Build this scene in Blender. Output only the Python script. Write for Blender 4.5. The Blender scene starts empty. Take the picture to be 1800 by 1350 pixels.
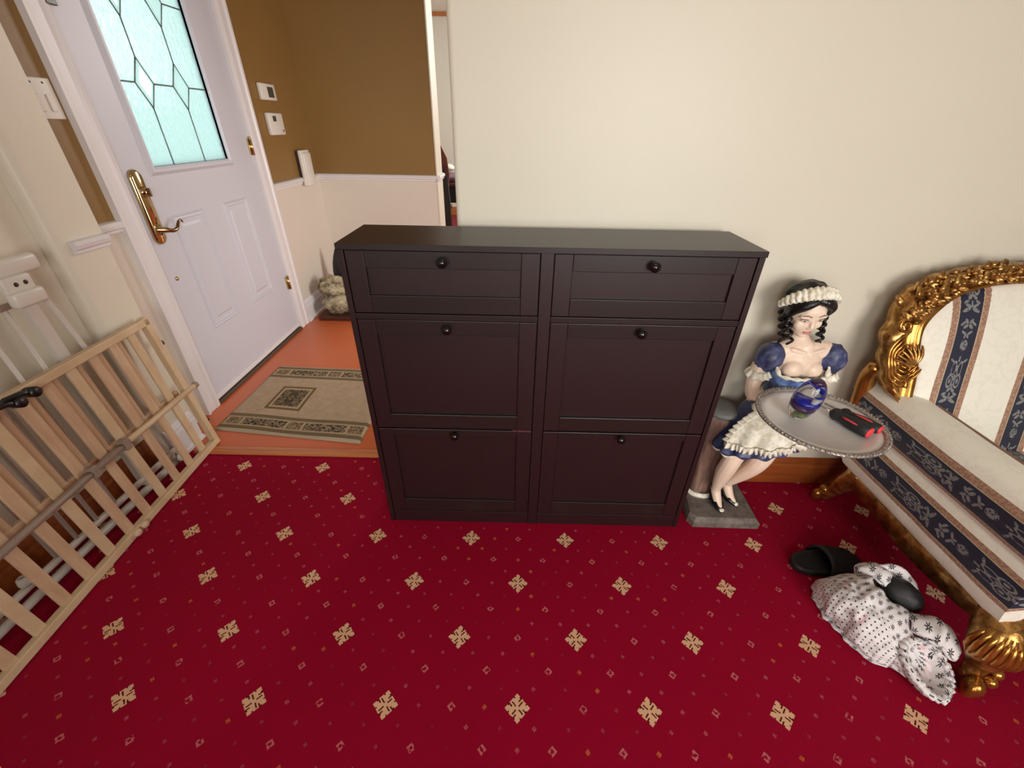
import bpy, bmesh, math, random
from mathutils import Vector, Matrix, noise
import numpy as np

# ------------------------------------------------------------------ camera, light, exposure
SC = bpy.context.scene
COL = SC.collection
F_PX, PITCH, ROLL, YAW, CAM_H = 731.43, 0.5557, 0.0177, -0.0074, 1.4227

def setup_camera():
    cy, sy, cp, sp = math.cos(YAW), math.sin(YAW), math.cos(PITCH), math.sin(PITCH)
    fw = Vector((sy * cp, cy * cp, -sp)); rt = Vector((cy, -sy, 0)); up = rt.cross(fw)
    r2 = math.cos(ROLL) * rt + math.sin(ROLL) * up
    u2 = -math.sin(ROLL) * rt + math.cos(ROLL) * up
    cam = bpy.data.cameras.new('camera'); cam.sensor_width = 36; cam.lens = F_PX / 1800 * 36
    cam.clip_start = 0.02; cam.clip_end = 100
    o = bpy.data.objects.new('camera', cam); COL.objects.link(o)
    m = Matrix((r2, u2, -fw)).transposed().to_4x4(); m.translation = (0, 0, CAM_H)
    o.matrix_world = m
    SC.camera = o
setup_camera()

W = bpy.data.worlds.new('overcast_sky'); SC.world = W; W.use_nodes = True
WB = W.node_tree.nodes['Background']
WB.inputs[0].default_value = (0.78, 0.96, 0.97, 1); WB.inputs[1].default_value = 1.42

def area(name, loc, target, sx, sy, power, color):
    l = bpy.data.lights.new(name, 'AREA'); l.shape = 'RECTANGLE'; l.size = sx; l.size_y = sy
    l.energy = power; l.color = color
    o = bpy.data.objects.new(name, l); COL.objects.link(o); o.location = loc
    d = Vector(target) - Vector(loc); o.rotation_euler = d.to_track_quat('-Z', 'Y').to_euler()
    return o
# daylight entering by the two windows in the wall behind the camera
win = area('window_daylight', (1.2, -2.45, 1.55), (0.40, 1.4, 0.75), 1.7, 1.5, 33, (1.0, 0.965, 0.92))
win.data.spread = math.radians(100)
win = area('second_window_daylight', (-0.95, -2.45, 1.5), (1.30, 0.9, 0.35), 1.0, 1.5, 9.5, (1.0, 0.975, 0.94))
win.data.spread = math.radians(80)
# unseen area lamp lighting the dining room
area('dining_light', (1.0, 6.4, 2.2), (-1.2, 5.6, 1.2), 1.4, 1.2, 95, (1.0, 0.97, 0.92))
# ceiling lamp of the living room
area('ceiling_lamp_light', (0.35, -0.15, 2.72), (0.35, -0.15, 0), 0.5, 0.5, 5, (1.0, 0.86, 0.70))
# unseen fill lamp added to brighten the foyer and its door
hall = area('hall_fill', (1.2, 2.0, 1.1), (-1.5, 3.7, 0.55), 0.7, 1.2, 18, (1.0, 0.975, 0.955))
hall.data.spread = math.radians(95)

VS = SC.view_settings
VS.view_transform = 'Standard'; VS.look = 'None'; VS.gamma = 1; VS.use_curve_mapping = False
VS.exposure = -0.1
SC.cycles.max_bounces = 10

# ------------------------------------------------------------------ helpers
def srgb(r, g, b):
    f = lambda c: (c / 255 / 12.92) if c / 255 <= 0.04045 else ((c / 255 + 0.055) / 1.055) ** 2.4
    return (f(r), f(g), f(b), 1)

class X:
    """tiny node expression builder"""
    def __init__(s, nt, sock): s.nt, s.s = nt, sock
    def _m(s, op, o=None, o2=None):
        n = s.nt.nodes.new('ShaderNodeMath'); n.operation = op
        s.nt.links.new(s.s, n.inputs[0])
        for i, q in ((1, o), (2, o2)):
            if q is None: continue
            if isinstance(q, X): s.nt.links.new(q.s, n.inputs[i])
            else: n.inputs[i].default_value = q
        return X(s.nt, n.outputs[0])
    def __add__(s, o): return s._m('ADD', o)
    def __sub__(s, o): return s._m('SUBTRACT', o)
    def __mul__(s, o): return s._m('MULTIPLY', o)
    def __truediv__(s, o): return s._m('DIVIDE', o)
    def __radd__(s, o): return s._m('ADD', o)
    def __rmul__(s, o): return s._m('MULTIPLY', o)
    def __rsub__(s, o): return s._m('MULTIPLY', -1)._m('ADD', o)
    def lt(s, o): return s._m('LESS_THAN', o)
    def gt(s, o): return s._m('GREATER_THAN', o)
    def abs(s): return s._m('ABSOLUTE')
    def round(s): return s._m('ROUND')
    def floor(s): return s._m('FLOOR')
    def fract(s): return s._m('FRACT')
    def mod(s, o): return s._m('FLOORED_MODULO', o)
    def min(s, o): return s._m('MINIMUM', o)
    def max(s, o): return s._m('MAXIMUM', o)
    def sin(s): return s._m('SINE')
    def sqrt(s): return s._m('SQRT')

MATS = {}
class Mat:
    def __init__(s, name, color=(0.8, 0.8, 0.8, 1), rough=0.5, metal=0.0, **kw):
        m = bpy.data.materials.new(name); m.use_nodes = True
        s.m, s.nt = m, m.node_tree
        s.b = s.nt.nodes['Principled BSDF']
        s.b.inputs['Base Color'].default_value = color
        s.b.inputs['Roughness'].default_value = rough
        s.b.inputs['Metallic'].default_value = metal
        for k, v in kw.items(): s.b.inputs[k.replace('_', ' ')].default_value = v
        MATS[name] = m
        s.tc = s.nt.nodes.new('ShaderNodeTexCoord')
    def coords(s, kind='Object'):
        sep = s.nt.nodes.new('ShaderNodeSeparateXYZ'); s.nt.links.new(s.tc.outputs[kind], sep.inputs[0])
        return [X(s.nt, sep.outputs[i]) for i in range(3)]
    def vec(s, x, y, z=0):
        c = s.nt.nodes.new('ShaderNodeCombineXYZ')
        for i, q in enumerate((x, y, z)):
            if isinstance(q, X): s.nt.links.new(q.s, c.inputs[i])
            else: c.inputs[i].default_value = q
        return c.outputs[0]
    def noise(s, scale, detail=3, rough=0.5, vec=None, stretch=None, kind='Object', out=0):
        n = s.nt.nodes.new('ShaderNodeTexNoise'); n.inputs['Scale'].default_value = scale
        n.inputs['Detail'].default_value = detail; n.inputs['Roughness'].default_value = rough
        v = vec if vec is not None else s.tc.outputs[kind]
        if stretch:
            mp = s.nt.nodes.new('ShaderNodeMapping'); mp.inputs['Scale'].default_value = stretch
            s.nt.links.new(v, mp.inputs[0]); v = mp.outputs[0]
        s.nt.links.new(v, n.inputs['Vector'])
        return X(s.nt, n.outputs[out])
    def voronoi(s, scale, feature='F1', vec=None, out='Distance', kind='Object'):
        n = s.nt.nodes.new('ShaderNodeTexVoronoi'); n.feature = feature; n.inputs['Scale'].default_value = scale
        s.nt.links.new(vec if vec is not None else s.tc.outputs[kind], n.inputs['Vector'])
        return X(s.nt, n.outputs[out])
    def mix(s, fac, a, b):
        n = s.nt.nodes.new('ShaderNodeMix'); n.data_type = 'RGBA'
        if isinstance(fac, X): s.nt.links.new(fac.s, n.inputs[0])
        else: n.inputs[0].default_value = fac
        for i, q in ((6, a), (7, b)):
            if isinstance(q, tuple): n.inputs[i].default_value = q
            else: s.nt.links.new(q, n.inputs[i])
        return n.outputs[2]
    def ramp(s, fac, stops, const=False):
        n = s.nt.nodes.new('ShaderNodeValToRGB'); e = n.color_ramp.elements
        if const: n.color_ramp.interpolation = 'CONSTANT'
        while len(e) < len(stops): e.new(0.5)
        for el, (p, c) in zip(e, stops): el.position = p; el.color = c
        s.nt.links.new(fac.s, n.inputs[0]); return n.outputs[0]
    def color(s, sock): s.nt.links.new(sock, s.b.inputs['Base Color']); return s
    def rough(s, x): s.nt.links.new(x.s if isinstance(x, X) else x, s.b.inputs['Roughness']); return s
    def bump(s, h, strength=0.3, dist=0.002):
        n = s.nt.nodes.new('ShaderNodeBump'); n.inputs['Strength'].default_value = strength
        n.inputs['Distance'].default_value = dist
        s.nt.links.new(h.s if isinstance(h, X) else h, n.inputs['Height'])
        s.nt.links.new(n.outputs[0], s.b.inputs['Normal']); return s

def plain(name, color, rough=0.5, metal=0.0, vary=0.06, nscale=12, bump=0.0, bscale=200, bdist=0.001, **kw):
    """painted / plain finish with a little tone variation and fine relief"""
    M = Mat(name, color, rough, metal, **kw)
    c = tuple(color[:3])
    d = tuple(max(0, x * (1 - vary)) for x in c) + (1,); l = tuple(min(1, x * (1 + vary)) for x in c) + (1,)
    M.color(M.mix(M.noise(nscale, 3), d, l))
    if bump: M.bump(M.noise(bscale, 2), bump, bdist)
    return M

# ---- surfaces
def make_materials():
    plain('cream_wall', srgb(224, 217, 199), 0.42, vary=0.03, nscale=2.5, bump=0.25, bscale=45, bdist=0.002)
    # foyer walls: olive paint above the chair rail, pale cream below
    M = Mat('foyer_wall', rough=0.45); x, y, z = M.coords()
    n = M.noise(2.0, 3)
    M.color(M.mix(z.gt(1.02), srgb(220, 210, 196), M.mix(n, srgb(132, 100, 52), srgb(144, 110, 58))))
    M.bump(M.noise(45, 2), 0.25, 0.002)
    plain('ceiling_paint', srgb(235, 230, 220), 0.8, vary=0.02)
    plain('white_trim', srgb(226, 222, 222), 0.35, vary=0.03, nscale=8)
    plain('white_door', srgb(204, 204, 212), 0.4, vary=0.02, nscale=5, bump=0.15, bscale=120)
    plain('white_plastic', srgb(225, 220, 210), 0.35, vary=0.03)
    plain('white_metal', srgb(214, 206, 196), 0.4, vary=0.04)
    plain('grey_screen', srgb(70, 68, 58), 0.25)
    plain('dark_plastic', srgb(60, 40, 36), 0.4)
    plain('black_plastic', srgb(22, 20, 20), 0.4)
    plain('brass', srgb(196, 176, 128), 0.12, 1.0, vary=0.05)
    plain('dark_brass', srgb(128, 104, 74), 0.2, 1.0, vary=0.1)
    plain('threshold_dark', srgb(82, 62, 48), 0.45, vary=0.12)
    plain('lead_came', srgb(110, 118, 112), 0.5, 0.6)
    # textured daylight glass of the front door
    for nm, bs, st in (('rippled_glass', 60, 0.9), ('bevelled_glass', 8, 0.3)):
        M = Mat(nm, (0.92, 0.97, 0.95, 1), 0.12)
        tr = M.nt.nodes.new('ShaderNodeBsdfTranslucent'); tr.inputs[0].default_value = (0.86, 0.97, 0.95, 1)
        gl = M.nt.nodes.new('ShaderNodeBsdfGlossy'); gl.inputs['Roughness'].default_value = 0.15
        tp = M.nt.nodes.new('ShaderNodeBsdfTransparent'); tp.inputs[0].default_value = (0.9, 0.97, 0.95, 1)
        v = M.noise(bs, 3, 0.6, stretch=(1, 1, 0.35))
        bp = M.nt.nodes.new('ShaderNodeBump'); bp.inputs['Strength'].default_value = st; bp.inputs['Distance'].default_value = 0.004
        M.nt.links.new(v.s, bp.inputs['Height'])
        for q in (tr, gl): M.nt.links.new(bp.outputs[0], q.inputs['Normal'])
        w1 = M.nt.nodes.new('ShaderNodeMixShader'); M.nt.links.new(tr.outputs[0], w1.inputs[1]); M.nt.links.new(tp.outputs[0], w1.inputs[2])
        mr = M.nt.nodes.new('ShaderNodeMapRange')
        mr.inputs[1].default_value = 0.52; mr.inputs[2].default_value = 0.66; mr.inputs[3].default_value = 0.1; mr.inputs[4].default_value = 0.55
        M.nt.links.new(v.s, mr.inputs[0]); M.nt.links.new(mr.outputs[0], w1.inputs[0])
        w2 = M.nt.nodes.new('ShaderNodeMixShader'); w2.inputs[0].default_value = 0.06
        M.nt.links.new(w1.outputs[0], w2.inputs[1]); M.nt.links.new(gl.outputs[0], w2.inputs[2])
        M.nt.links.new(w2.outputs[0], M.nt.nodes['Material Output'].inputs[0])
    # carpet
    M = Mat('red_carpet', rough=0.95); M.b.inputs['Sheen Weight'].default_value = 0.08
    M.b.inputs['Sheen Roughness'].default_value = 0.4; M.b.inputs['Sheen Tint'].default_value = (1, 0.25, 0.3, 1)
    M.b.inputs['Specular IOR Level'].default_value = 0.1
    x, y, z = M.coords()
    w = M.noise(90, 2, out=0) - 0.5
    u = (x - 0.0278 + w * 0.004) / 0.04749; v = (y - (1.1013 - 3 * 0.1920) + w * 0.003) / 0.0480
    p = (u + v) * 0.5; q = (u - v) * 0.5
    rp, rq = p.round(), q.round(); lp, lq = p - rp, q - rq
    i, j = rp + rq, rp - rq
    ap, aq = lp.abs(), lq.abs(); mx, mn = ap.max(aq), ap.min(aq)
    ieven = i.mod(2).lt(0.5)                        # both indices even (same parity always)
    a, b = i * 0.5, j * 0.5
    sumev = (a + b).mod(2).lt(0.5) * ieven          # big or motif sites
    bev = b.mod(2).lt(0.5)
    motif = sumev * bev * (a + b).mod(4).lt(0.5)
    big = sumev * (1 - motif)
    small = 1 - sumev
    # woven diamond medallion
    pp = ((lp * 17).round() / 17); qq = ((lq * 17).round() / 17)
    app, aqq = pp.abs(), qq.abs(); mxx, mnn = app.max(aqq), app.min(aqq)
    inside = mxx.lt(0.405)
    cross = mnn.lt(0.03) * mxx.gt(0.09) * mxx.lt(0.30)
    ring = (mxx - 0.235).abs().lt(0.03) * mnn.gt(0.09) * mnn.lt(0.2)
    ring2 = (mxx - 0.355).abs().lt(0.03) * (mnn - 0.17).abs().lt(0.035)
    sgn = (pp * qq).gt(0)
    notch = (app - 0.12).abs().lt(0.03) * aqq.gt(0.2) * aqq.lt(0.36) * sgn + (aqq - 0.12).abs().lt(0.03) * app.gt(0.2) * app.lt(0.36) * (1 - sgn)
    dark = (cross + ring * 0 + ring2 + notch).min(1)
    wn = M.noise(260, 2)
    red = M.mix(M.noise(3.0, 3), srgb(146, 2, 38), srgb(160, 5, 46))
    red = M.mix(M.noise(220, 2), srgb(104, 0, 26), red)
    red = M.mix(0.75, red, M.mix(M.noise(1.1, 2), srgb(146, 2, 38), srgb(168, 5, 48)))
    rnd = ((i * 12.9898 + j * 78.233).sin() * 43758.5).fract()
    peach = M.mix(wn, srgb(214, 152, 116), srgb(248, 208, 168))
    dotc = M.mix(rnd.gt(0.86), M.mix(rnd, srgb(134, 34, 56), srgb(186, 88, 98)), srgb(190, 96, 52))
    c = M.mix(small * mx.lt(0.066 + (rnd - 0.5) * 0.03) * (wn.gt(0.4)), red, dotc)
    bigm = big * mx.lt(0.130) * (1 - mx.lt(0.055)) * (M.noise(120, 1).gt(0.42))
    c = M.mix(bigm, c, srgb(196, 108, 110))
    c = M.mix(motif * inside, c, peach)
    c = M.mix(motif * inside * dark, c, srgb(92, 22, 18))
    M.color(c); M.bump(M.noise(700, 2), 0.6, 0.004)
    # orange sheet floor of the foyer
    M = Mat('orange_floor', rough=0.32)
    n = M.noise(5, 4, stretch=(1, 8, 1)); n2 = M.noise(2.2, 3)
    M.color(M.mix(n2, M.mix(n, srgb(196, 96, 48), srgb(210, 108, 58)), srgb(194, 98, 58)))
    M.bump(M.noise(60, 2), 0.1, 0.001)
    def wood(name, c1, c2, rough=0.35, ax=(1, 12, 12), sc=4):
        M = Mat(name, rough=rough); n = M.noise(sc, 5, 0.6, stretch=ax)
        M.color(M.ramp(n, [(0.3, c1), (0.7, c2)])); M.bump(n, 0.15, 0.001)
    wood('oak_nosing', srgb(176, 98, 56), srgb(206, 132, 78))
    wood('brown_baseboard', srgb(128, 62, 26), srgb(160, 86, 40), 0.3)
    wood('pine', srgb(200, 170, 132), srgb(220, 196, 160), 0.5, (14, 2.5, 2.5), 3)
    wood('pine_rosy', srgb(194, 158, 126), srgb(214, 184, 150), 0.5, (14, 14, 2), 3)
    plain('grey_rail', srgb(150, 132, 118), 0.5, vary=0.2, nscale=30)
    # cabinet foil
    M = Mat('black_brown_foil', rough=0.42); n = M.noise(3, 4, 0.6, stretch=(20, 20, 1.2))
    M.color(M.mix(n, srgb(33, 16, 18), srgb(44, 23, 25))); M.bump(n, 0.12, 0.0006)
    M = Mat('black_brown_top', rough=0.36); n = M.noise(3, 4, 0.6, stretch=(1.2, 20, 20))
    M.color(M.mix(n, srgb(32, 22, 22), srgb(42, 30, 29))); M.bump(n, 0.1, 0.0005)
    plain('black_knob', srgb(20, 17, 17), 0.14, vary=0.02)
    plain('bright_steel', srgb(190, 190, 190), 0.25, 1.0)
    # doormat
    M = Mat('doormat_weave', rough=0.95); U, V, _ = M.coords('UV')
    nz = M.noise(26, 3, 0.7); fine = M.noise(160, 2)
    beige = M.mix(nz, srgb(150, 126, 100), srgb(190, 166, 136)); olive = M.mix(fine, srgb(92, 76, 52), srgb(122, 104, 74))
    darkc = M.mix(fine, srgb(36, 30, 22), srgb(58, 48, 36))
    dV = ((V - 0.5).abs())            # 0 centre .. 0.5 edges
    c = M.mix(dV.gt(0.285), beige, olive)
    band = dV.gt(0.325) * dV.lt(0.435)
    scr = M.voronoi(34, vec=M.vec(U * 1.6, V * 1.0, 0)); scr2 = M.noise(30, 3, vec=M.vec(U * 1.3, V, 0))
    floral = (scr2 - 0.5).abs().lt(0.045) + (scr - 0.28).abs().lt(0.05)
    bandc = M.mix(floral.min(1), darkc, srgb(150, 128, 96))
    c = M.mix(band, c, bandc)
    edge = (dV - 0.33).abs().lt(0.008) + (dV - 0.43).abs().lt(0.008)
    per = ((U + 0.13) * 2.35).fract() - 0.5
    sq = per.abs().lt(0.15) * band
    c = M.mix(sq, c, srgb(176, 152, 118))
    sqi = per.abs().lt(0.115) * (dV - 0.38).abs().lt(0.042)
    c = M.mix(sqi, c, M.mix(floral.min(1), srgb(92, 74, 52), srgb(150, 128, 96)))
    c = M.mix(edge.min(1), c, srgb(168, 146, 112))
    c = M.mix(dV.gt(0.475), c, srgb(176, 160, 136))
    # square medallion
    mu = (U - 0.33) / 0.13; mv = (V - 0.47) / 0.17
    mm = mu.abs().max(mv.abs())
    au, av = mu.abs(), mv.abs()
    sc2 = M.noise(7, 3, vec=M.vec(au * 0.6, av * 0.6, 0.3))
    medc = M.mix((sc2 - 0.5).abs().lt(0.06), srgb(122, 104, 72), srgb(62, 48, 34))
    c = M.mix(mm.lt(1), c, srgb(104, 82, 50)); c = M.mix(mm.lt(0.84), c, srgb(176, 152, 118)); c = M.mix(mm.lt(0.72), c, medc)
    M.color(c); M.bump(fine, 0.6, 0.003)
    # statue paints
    plain('porcelain_skin', srgb(245, 218, 196), 0.38, vary=0.05, nscale=20, Subsurface_Weight=0.05)
    M = Mat('blue_dress', rough=0.4); n = M.noise(26, 4, 0.6)
    M.color(M.ramp(n, [(0.32, srgb(54, 70, 120)), (0.5, srgb(92, 120, 174)), (0.68, srgb(136, 162, 204))])); M.bump(n, 0.3, 0.004)
    M = Mat('navy_dress', rough=0.4); n = M.noise(24, 4, 0.6)
    M.color(M.ramp(n, [(0.3, srgb(30, 32, 58)), (0.52, srgb(62, 68, 106)), (0.72, srgb(108, 112, 148))])); M.bump(n, 0.4, 0.004)
    M = Mat('cream_lace', rough=0.5); n = M.noise(60, 3, 0.6)
    M.color(M.ramp(n, [(0.3, srgb(210, 200, 170)), (0.6, srgb(248, 243, 228))])); M.bump(n, 0.5, 0.003)
    plain('black_hair', srgb(20, 17, 18), 0.35, vary=0.3, nscale=60, bump=0.6, bscale=120, bdist=0.003)
    plain('black_gloss', srgb(18, 16, 18), 0.2)
    plain('lip_pink', srgb(206, 132, 118), 0.4); plain('brow_brown', srgb(120, 92, 80), 0.6); plain('eye_dark', srgb(70, 54, 50), 0.3)
    plain('eye_white', srgb(228, 216, 206), 0.3)
    M = Mat('stump_brown', rough=0.6); n = M.noise(14, 5, 0.65, stretch=(2, 2, 0.4))
    M.color(M.ramp(n, [(0.3, srgb(66, 44, 38)), (0.55, srgb(128, 98, 84)), (0.75, srgb(170, 140, 122))])); M.bump(n, 0.5, 0.006)
    M = Mat('slate_grey', rough=0.7); n = M.noise(30, 4, 0.7)
    M.color(M.ramp(n, [(0.3, srgb(84, 76, 70)), (0.7, srgb(130, 120, 112))])); M.bump(n, 0.5, 0.003)
    plain('stump_top', srgb(112, 112, 108), 0.6, vary=0.2)
    plain('tray_silver', srgb(226, 222, 219), 0.36, 0.15, vary=0.04, nscale=6)
    M = Mat('tray_rim', rough=0.35, metal=0.5); n = M.voronoi(120)
    M.color(M.mix(n, srgb(200, 192, 184), srgb(120, 112, 106))); M.bump(n, 0.6, 0.002)
    g = Mat('clear_glass', (1, 1, 1, 1), 0.02); g.b.inputs['Transmission Weight'].default_value = 1.0; g.b.inputs['IOR'].default_value = 1.4
    plain('cobalt_swirl', srgb(28, 44, 176), 0.2, vary=0.3, nscale=30)
    plain('violet_swirl', srgb(74, 40, 92), 0.25, vary=0.3, nscale=30)
    plain('green_swirl', srgb(120, 136, 84), 0.3, vary=0.2, nscale=30)
    plain('pale_swirl', srgb(206, 212, 216), 0.25, vary=0.1, nscale=30)
    plain('black_rubber', srgb(26, 25, 27), 0.55, vary=0.1, bump=0.2, bscale=300)
    plain('red_rubber', srgb(226, 62, 70), 0.5)
    # gold carving
    M = Mat('antique_gold', rough=0.3, metal=0.85); n = M.noise(34, 4, 0.6)
    M.color(M.ramp(n, [(0.28, srgb(96, 62, 30)), (0.5, srgb(176, 128, 68)), (0.72, srgb(222, 182, 114))]))
    M.bump(M.noise(70, 3), 0.35, 0.004)
    M = Mat('smooth_gold', rough=0.24, metal=0.85); n = M.noise(16, 3)
    M.color(M.ramp(n, [(0.3, srgb(150, 96, 40)), (0.7, srgb(206, 152, 78))]))
    # striped damask: V holds the stripe phase, U runs along the stripe in metres
    M = Mat('striped_damask', rough=0.55); U, V, _ = M.coords('UV')
    M.b.inputs['Sheen Weight'].default_value = 0.2
    s = V.fract(); d = (s - 0.5).abs()
    q = (s - 0.5) / 0.19                                # -1..1 in the navy band
    aq = q.abs(); t = (U / 0.30).fract()
    def blob(t0, q0, rt, rq): return (((t - t0) / rt)._m('POWER', 2) + ((aq - q0) / rq)._m('POWER', 2))
    wob = M.noise(48, 2, vec=M.vec(U, q * 0.05, 0)) - 0.5
    def ringm(t0, q0, rt, rq, lo, hi):
        r = blob(t0, q0, rt, rq) + wob * 0.5; return r.gt(lo) * r.lt(hi)
    fl = ringm(0.30, 0.36, 0.085, 0.30, 0.45, 1.0)                  # volutes
    fl = fl + ringm(0.30, 0.36, 0.03, 0.1, 0, 1)
    fl = fl + ringm(0.44, 0.28, 0.09, 0.22, 0.5, 1.0)               # horns
    def ell(t0, q0, rt, rq, k):
        B = (aq - q0) / rq; A = (t - t0) / rt + B * k
        return (A._m('POWER', 2) + B._m('POWER', 2) + wob * 0.8).lt(1)
    leaf = ell(0.07, 0.42, 0.020, 0.36, 0.9) + ell(0.115, 0.34, 0.016, 0.30, -0.9) + ell(0.15, 0.52, 0.015, 0.22, 0.7)
    leaf2 = ell(0.195, 0.22, 0.022, 0.18, 0.5) + ell(0.53, 0.60, 0.016, 0.20, -1.0)
    stem = aq.lt(0.07) * (t - 0.36).abs().lt(0.26) * (((t * 60).sin()).gt(-0.4))
    ros = ringm(0.70, 0.0, 0.06, 0.34, 0, 1.0) * (M.noise(120, 2, vec=M.vec(U, q * 0.05, 0)).gt(0.44))
    bell = ell(0.80, 0.12, 0.022, 0.12, 0.6) + ell(0.835, 0.30, 0.016, 0.22, -0.9)
    palm = ell(0.90, 0.25, 0.020, 0.22, 0.8) + ell(0.93, 0.52, 0.016, 0.22, 1.0) + ell(0.955, 0.22, 0.022, 0.18, -0.7)
    fl = (fl + leaf + leaf2 + stem + ros + bell + palm).min(1) * aq.lt(0.86)
    fl = fl * (M.noise(170, 2, vec=M.vec(U, q * 0.06, 0)).gt(0.40))
    navy = M.mix(M.noise(60, 2), srgb(16, 20, 42), srgb(24, 30, 58))
    navy = M.mix(fl * 0.75, navy, srgb(150, 150, 146))
    weave = M.noise(300, 2)
    tan = M.mix((M.noise(140, 2)).gt(0.5), srgb(150, 112, 92), srgb(176, 138, 112))
    dam = M.noise(22, 3, 0.5)
    cream = M.mix((dam - 0.5).abs().lt(0.03), srgb(242, 238, 224), srgb(238, 233, 217))
    c = M.mix(d.lt(0.28), cream, tan); c = M.mix(d.lt(0.2), c, srgb(206, 190, 156)); c = M.mix(d.lt(0.19), c, navy)
    M.color(c); M.bump(weave, 0.15, 0.001)
    plain('cream_fabric', srgb(240, 236, 222), 0.6, vary=0.03)
    plain('brown_piping', srgb(140, 108, 82), 0.6)
    # printed cotton of the bag
    M = Mat('flower_print', rough=0.85); U, V, _ = M.coords('UV')
    u2, v2 = U * 40, V * 40
    sel = M.noise(1.3, 1, kind='UV')
    par = v2.floor().mod(2) * 0.5
    cu, cv = (u2 + par).fract() - 0.5, v2.fract() - 0.5
    dots = (cu * cu + cv * cv).lt(0.032)
    u3, v3 = U * 26, V * 26
    fu, fv = (u3 + v3.floor().mod(2) * 0.5).fract() - 0.5, v3.fract() - 0.5
    r = (fu * fu + fv * fv).sqrt(); ang = fu._m('ARCTAN2', fv)
    flower = r.lt(0.22 + (ang * 7).sin() * 0.11) * r.gt(0.05)
    zone = (U * 1.0 + (M.noise(4, 2, kind='UV') - 0.5) * 0.3).gt(0.215)
    ink = dots * (1 - zone) + flower * zone
    pink = M.noise(9, 2, kind='UV')
    base = M.mix((pink - 0.62)._m('MULTIPLY', 9).max(0).min(0.8), srgb(226, 220, 220), srgb(226, 160, 164))
    M.color(M.mix(ink, base, srgb(58, 58, 62))); M.bump(M.noise(14, 3, kind='UV'), 0.5, 0.01)
    M = Mat('mottled_stone', rough=0.85); n = M.noise(14, 4, 0.7)
    M.color(M.ramp(n, [(0.34, srgb(70, 58, 48)), (0.48, srgb(160, 148, 118)), (0.66, srgb(206, 198, 166))])); M.bump(n, 0.8, 0.02)
    plain('dark_wood', srgb(74, 36, 24), 0.4, vary=0.15); plain('red_wood', srgb(110, 52, 36), 0.35, vary=0.15)
    plain('rust_carpet', srgb(120, 20, 26), 0.95, vary=0.1); plain('mauve_cloth', srgb(120, 100, 110), 0.9, vary=0.15)
    plain('off_white_wall', srgb(222, 220, 208), 0.6, vary=0.02)
    plain('picture_rail', srgb(178, 116, 66), 0.4, vary=0.08)
make_materials()

ORG = {}
def link(o, parent):
    COL.objects.link(o)
    if parent is not None: o.parent = parent
    return o
def empty(name, loc, label, cat, group=None):
    o = bpy.data.objects.new(name, None); o.location = loc; o.empty_display_size = 0.05
    COL.objects.link(o); ORG[o.name] = Vector(loc)
    o['label'] = label; o['category'] = cat
    if group: o['group'] = group
    return o
def tag(o, label, cat, group=None):
    o['label'] = label; o['category'] = cat
    if group: o['group'] = group
    return o

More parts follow.
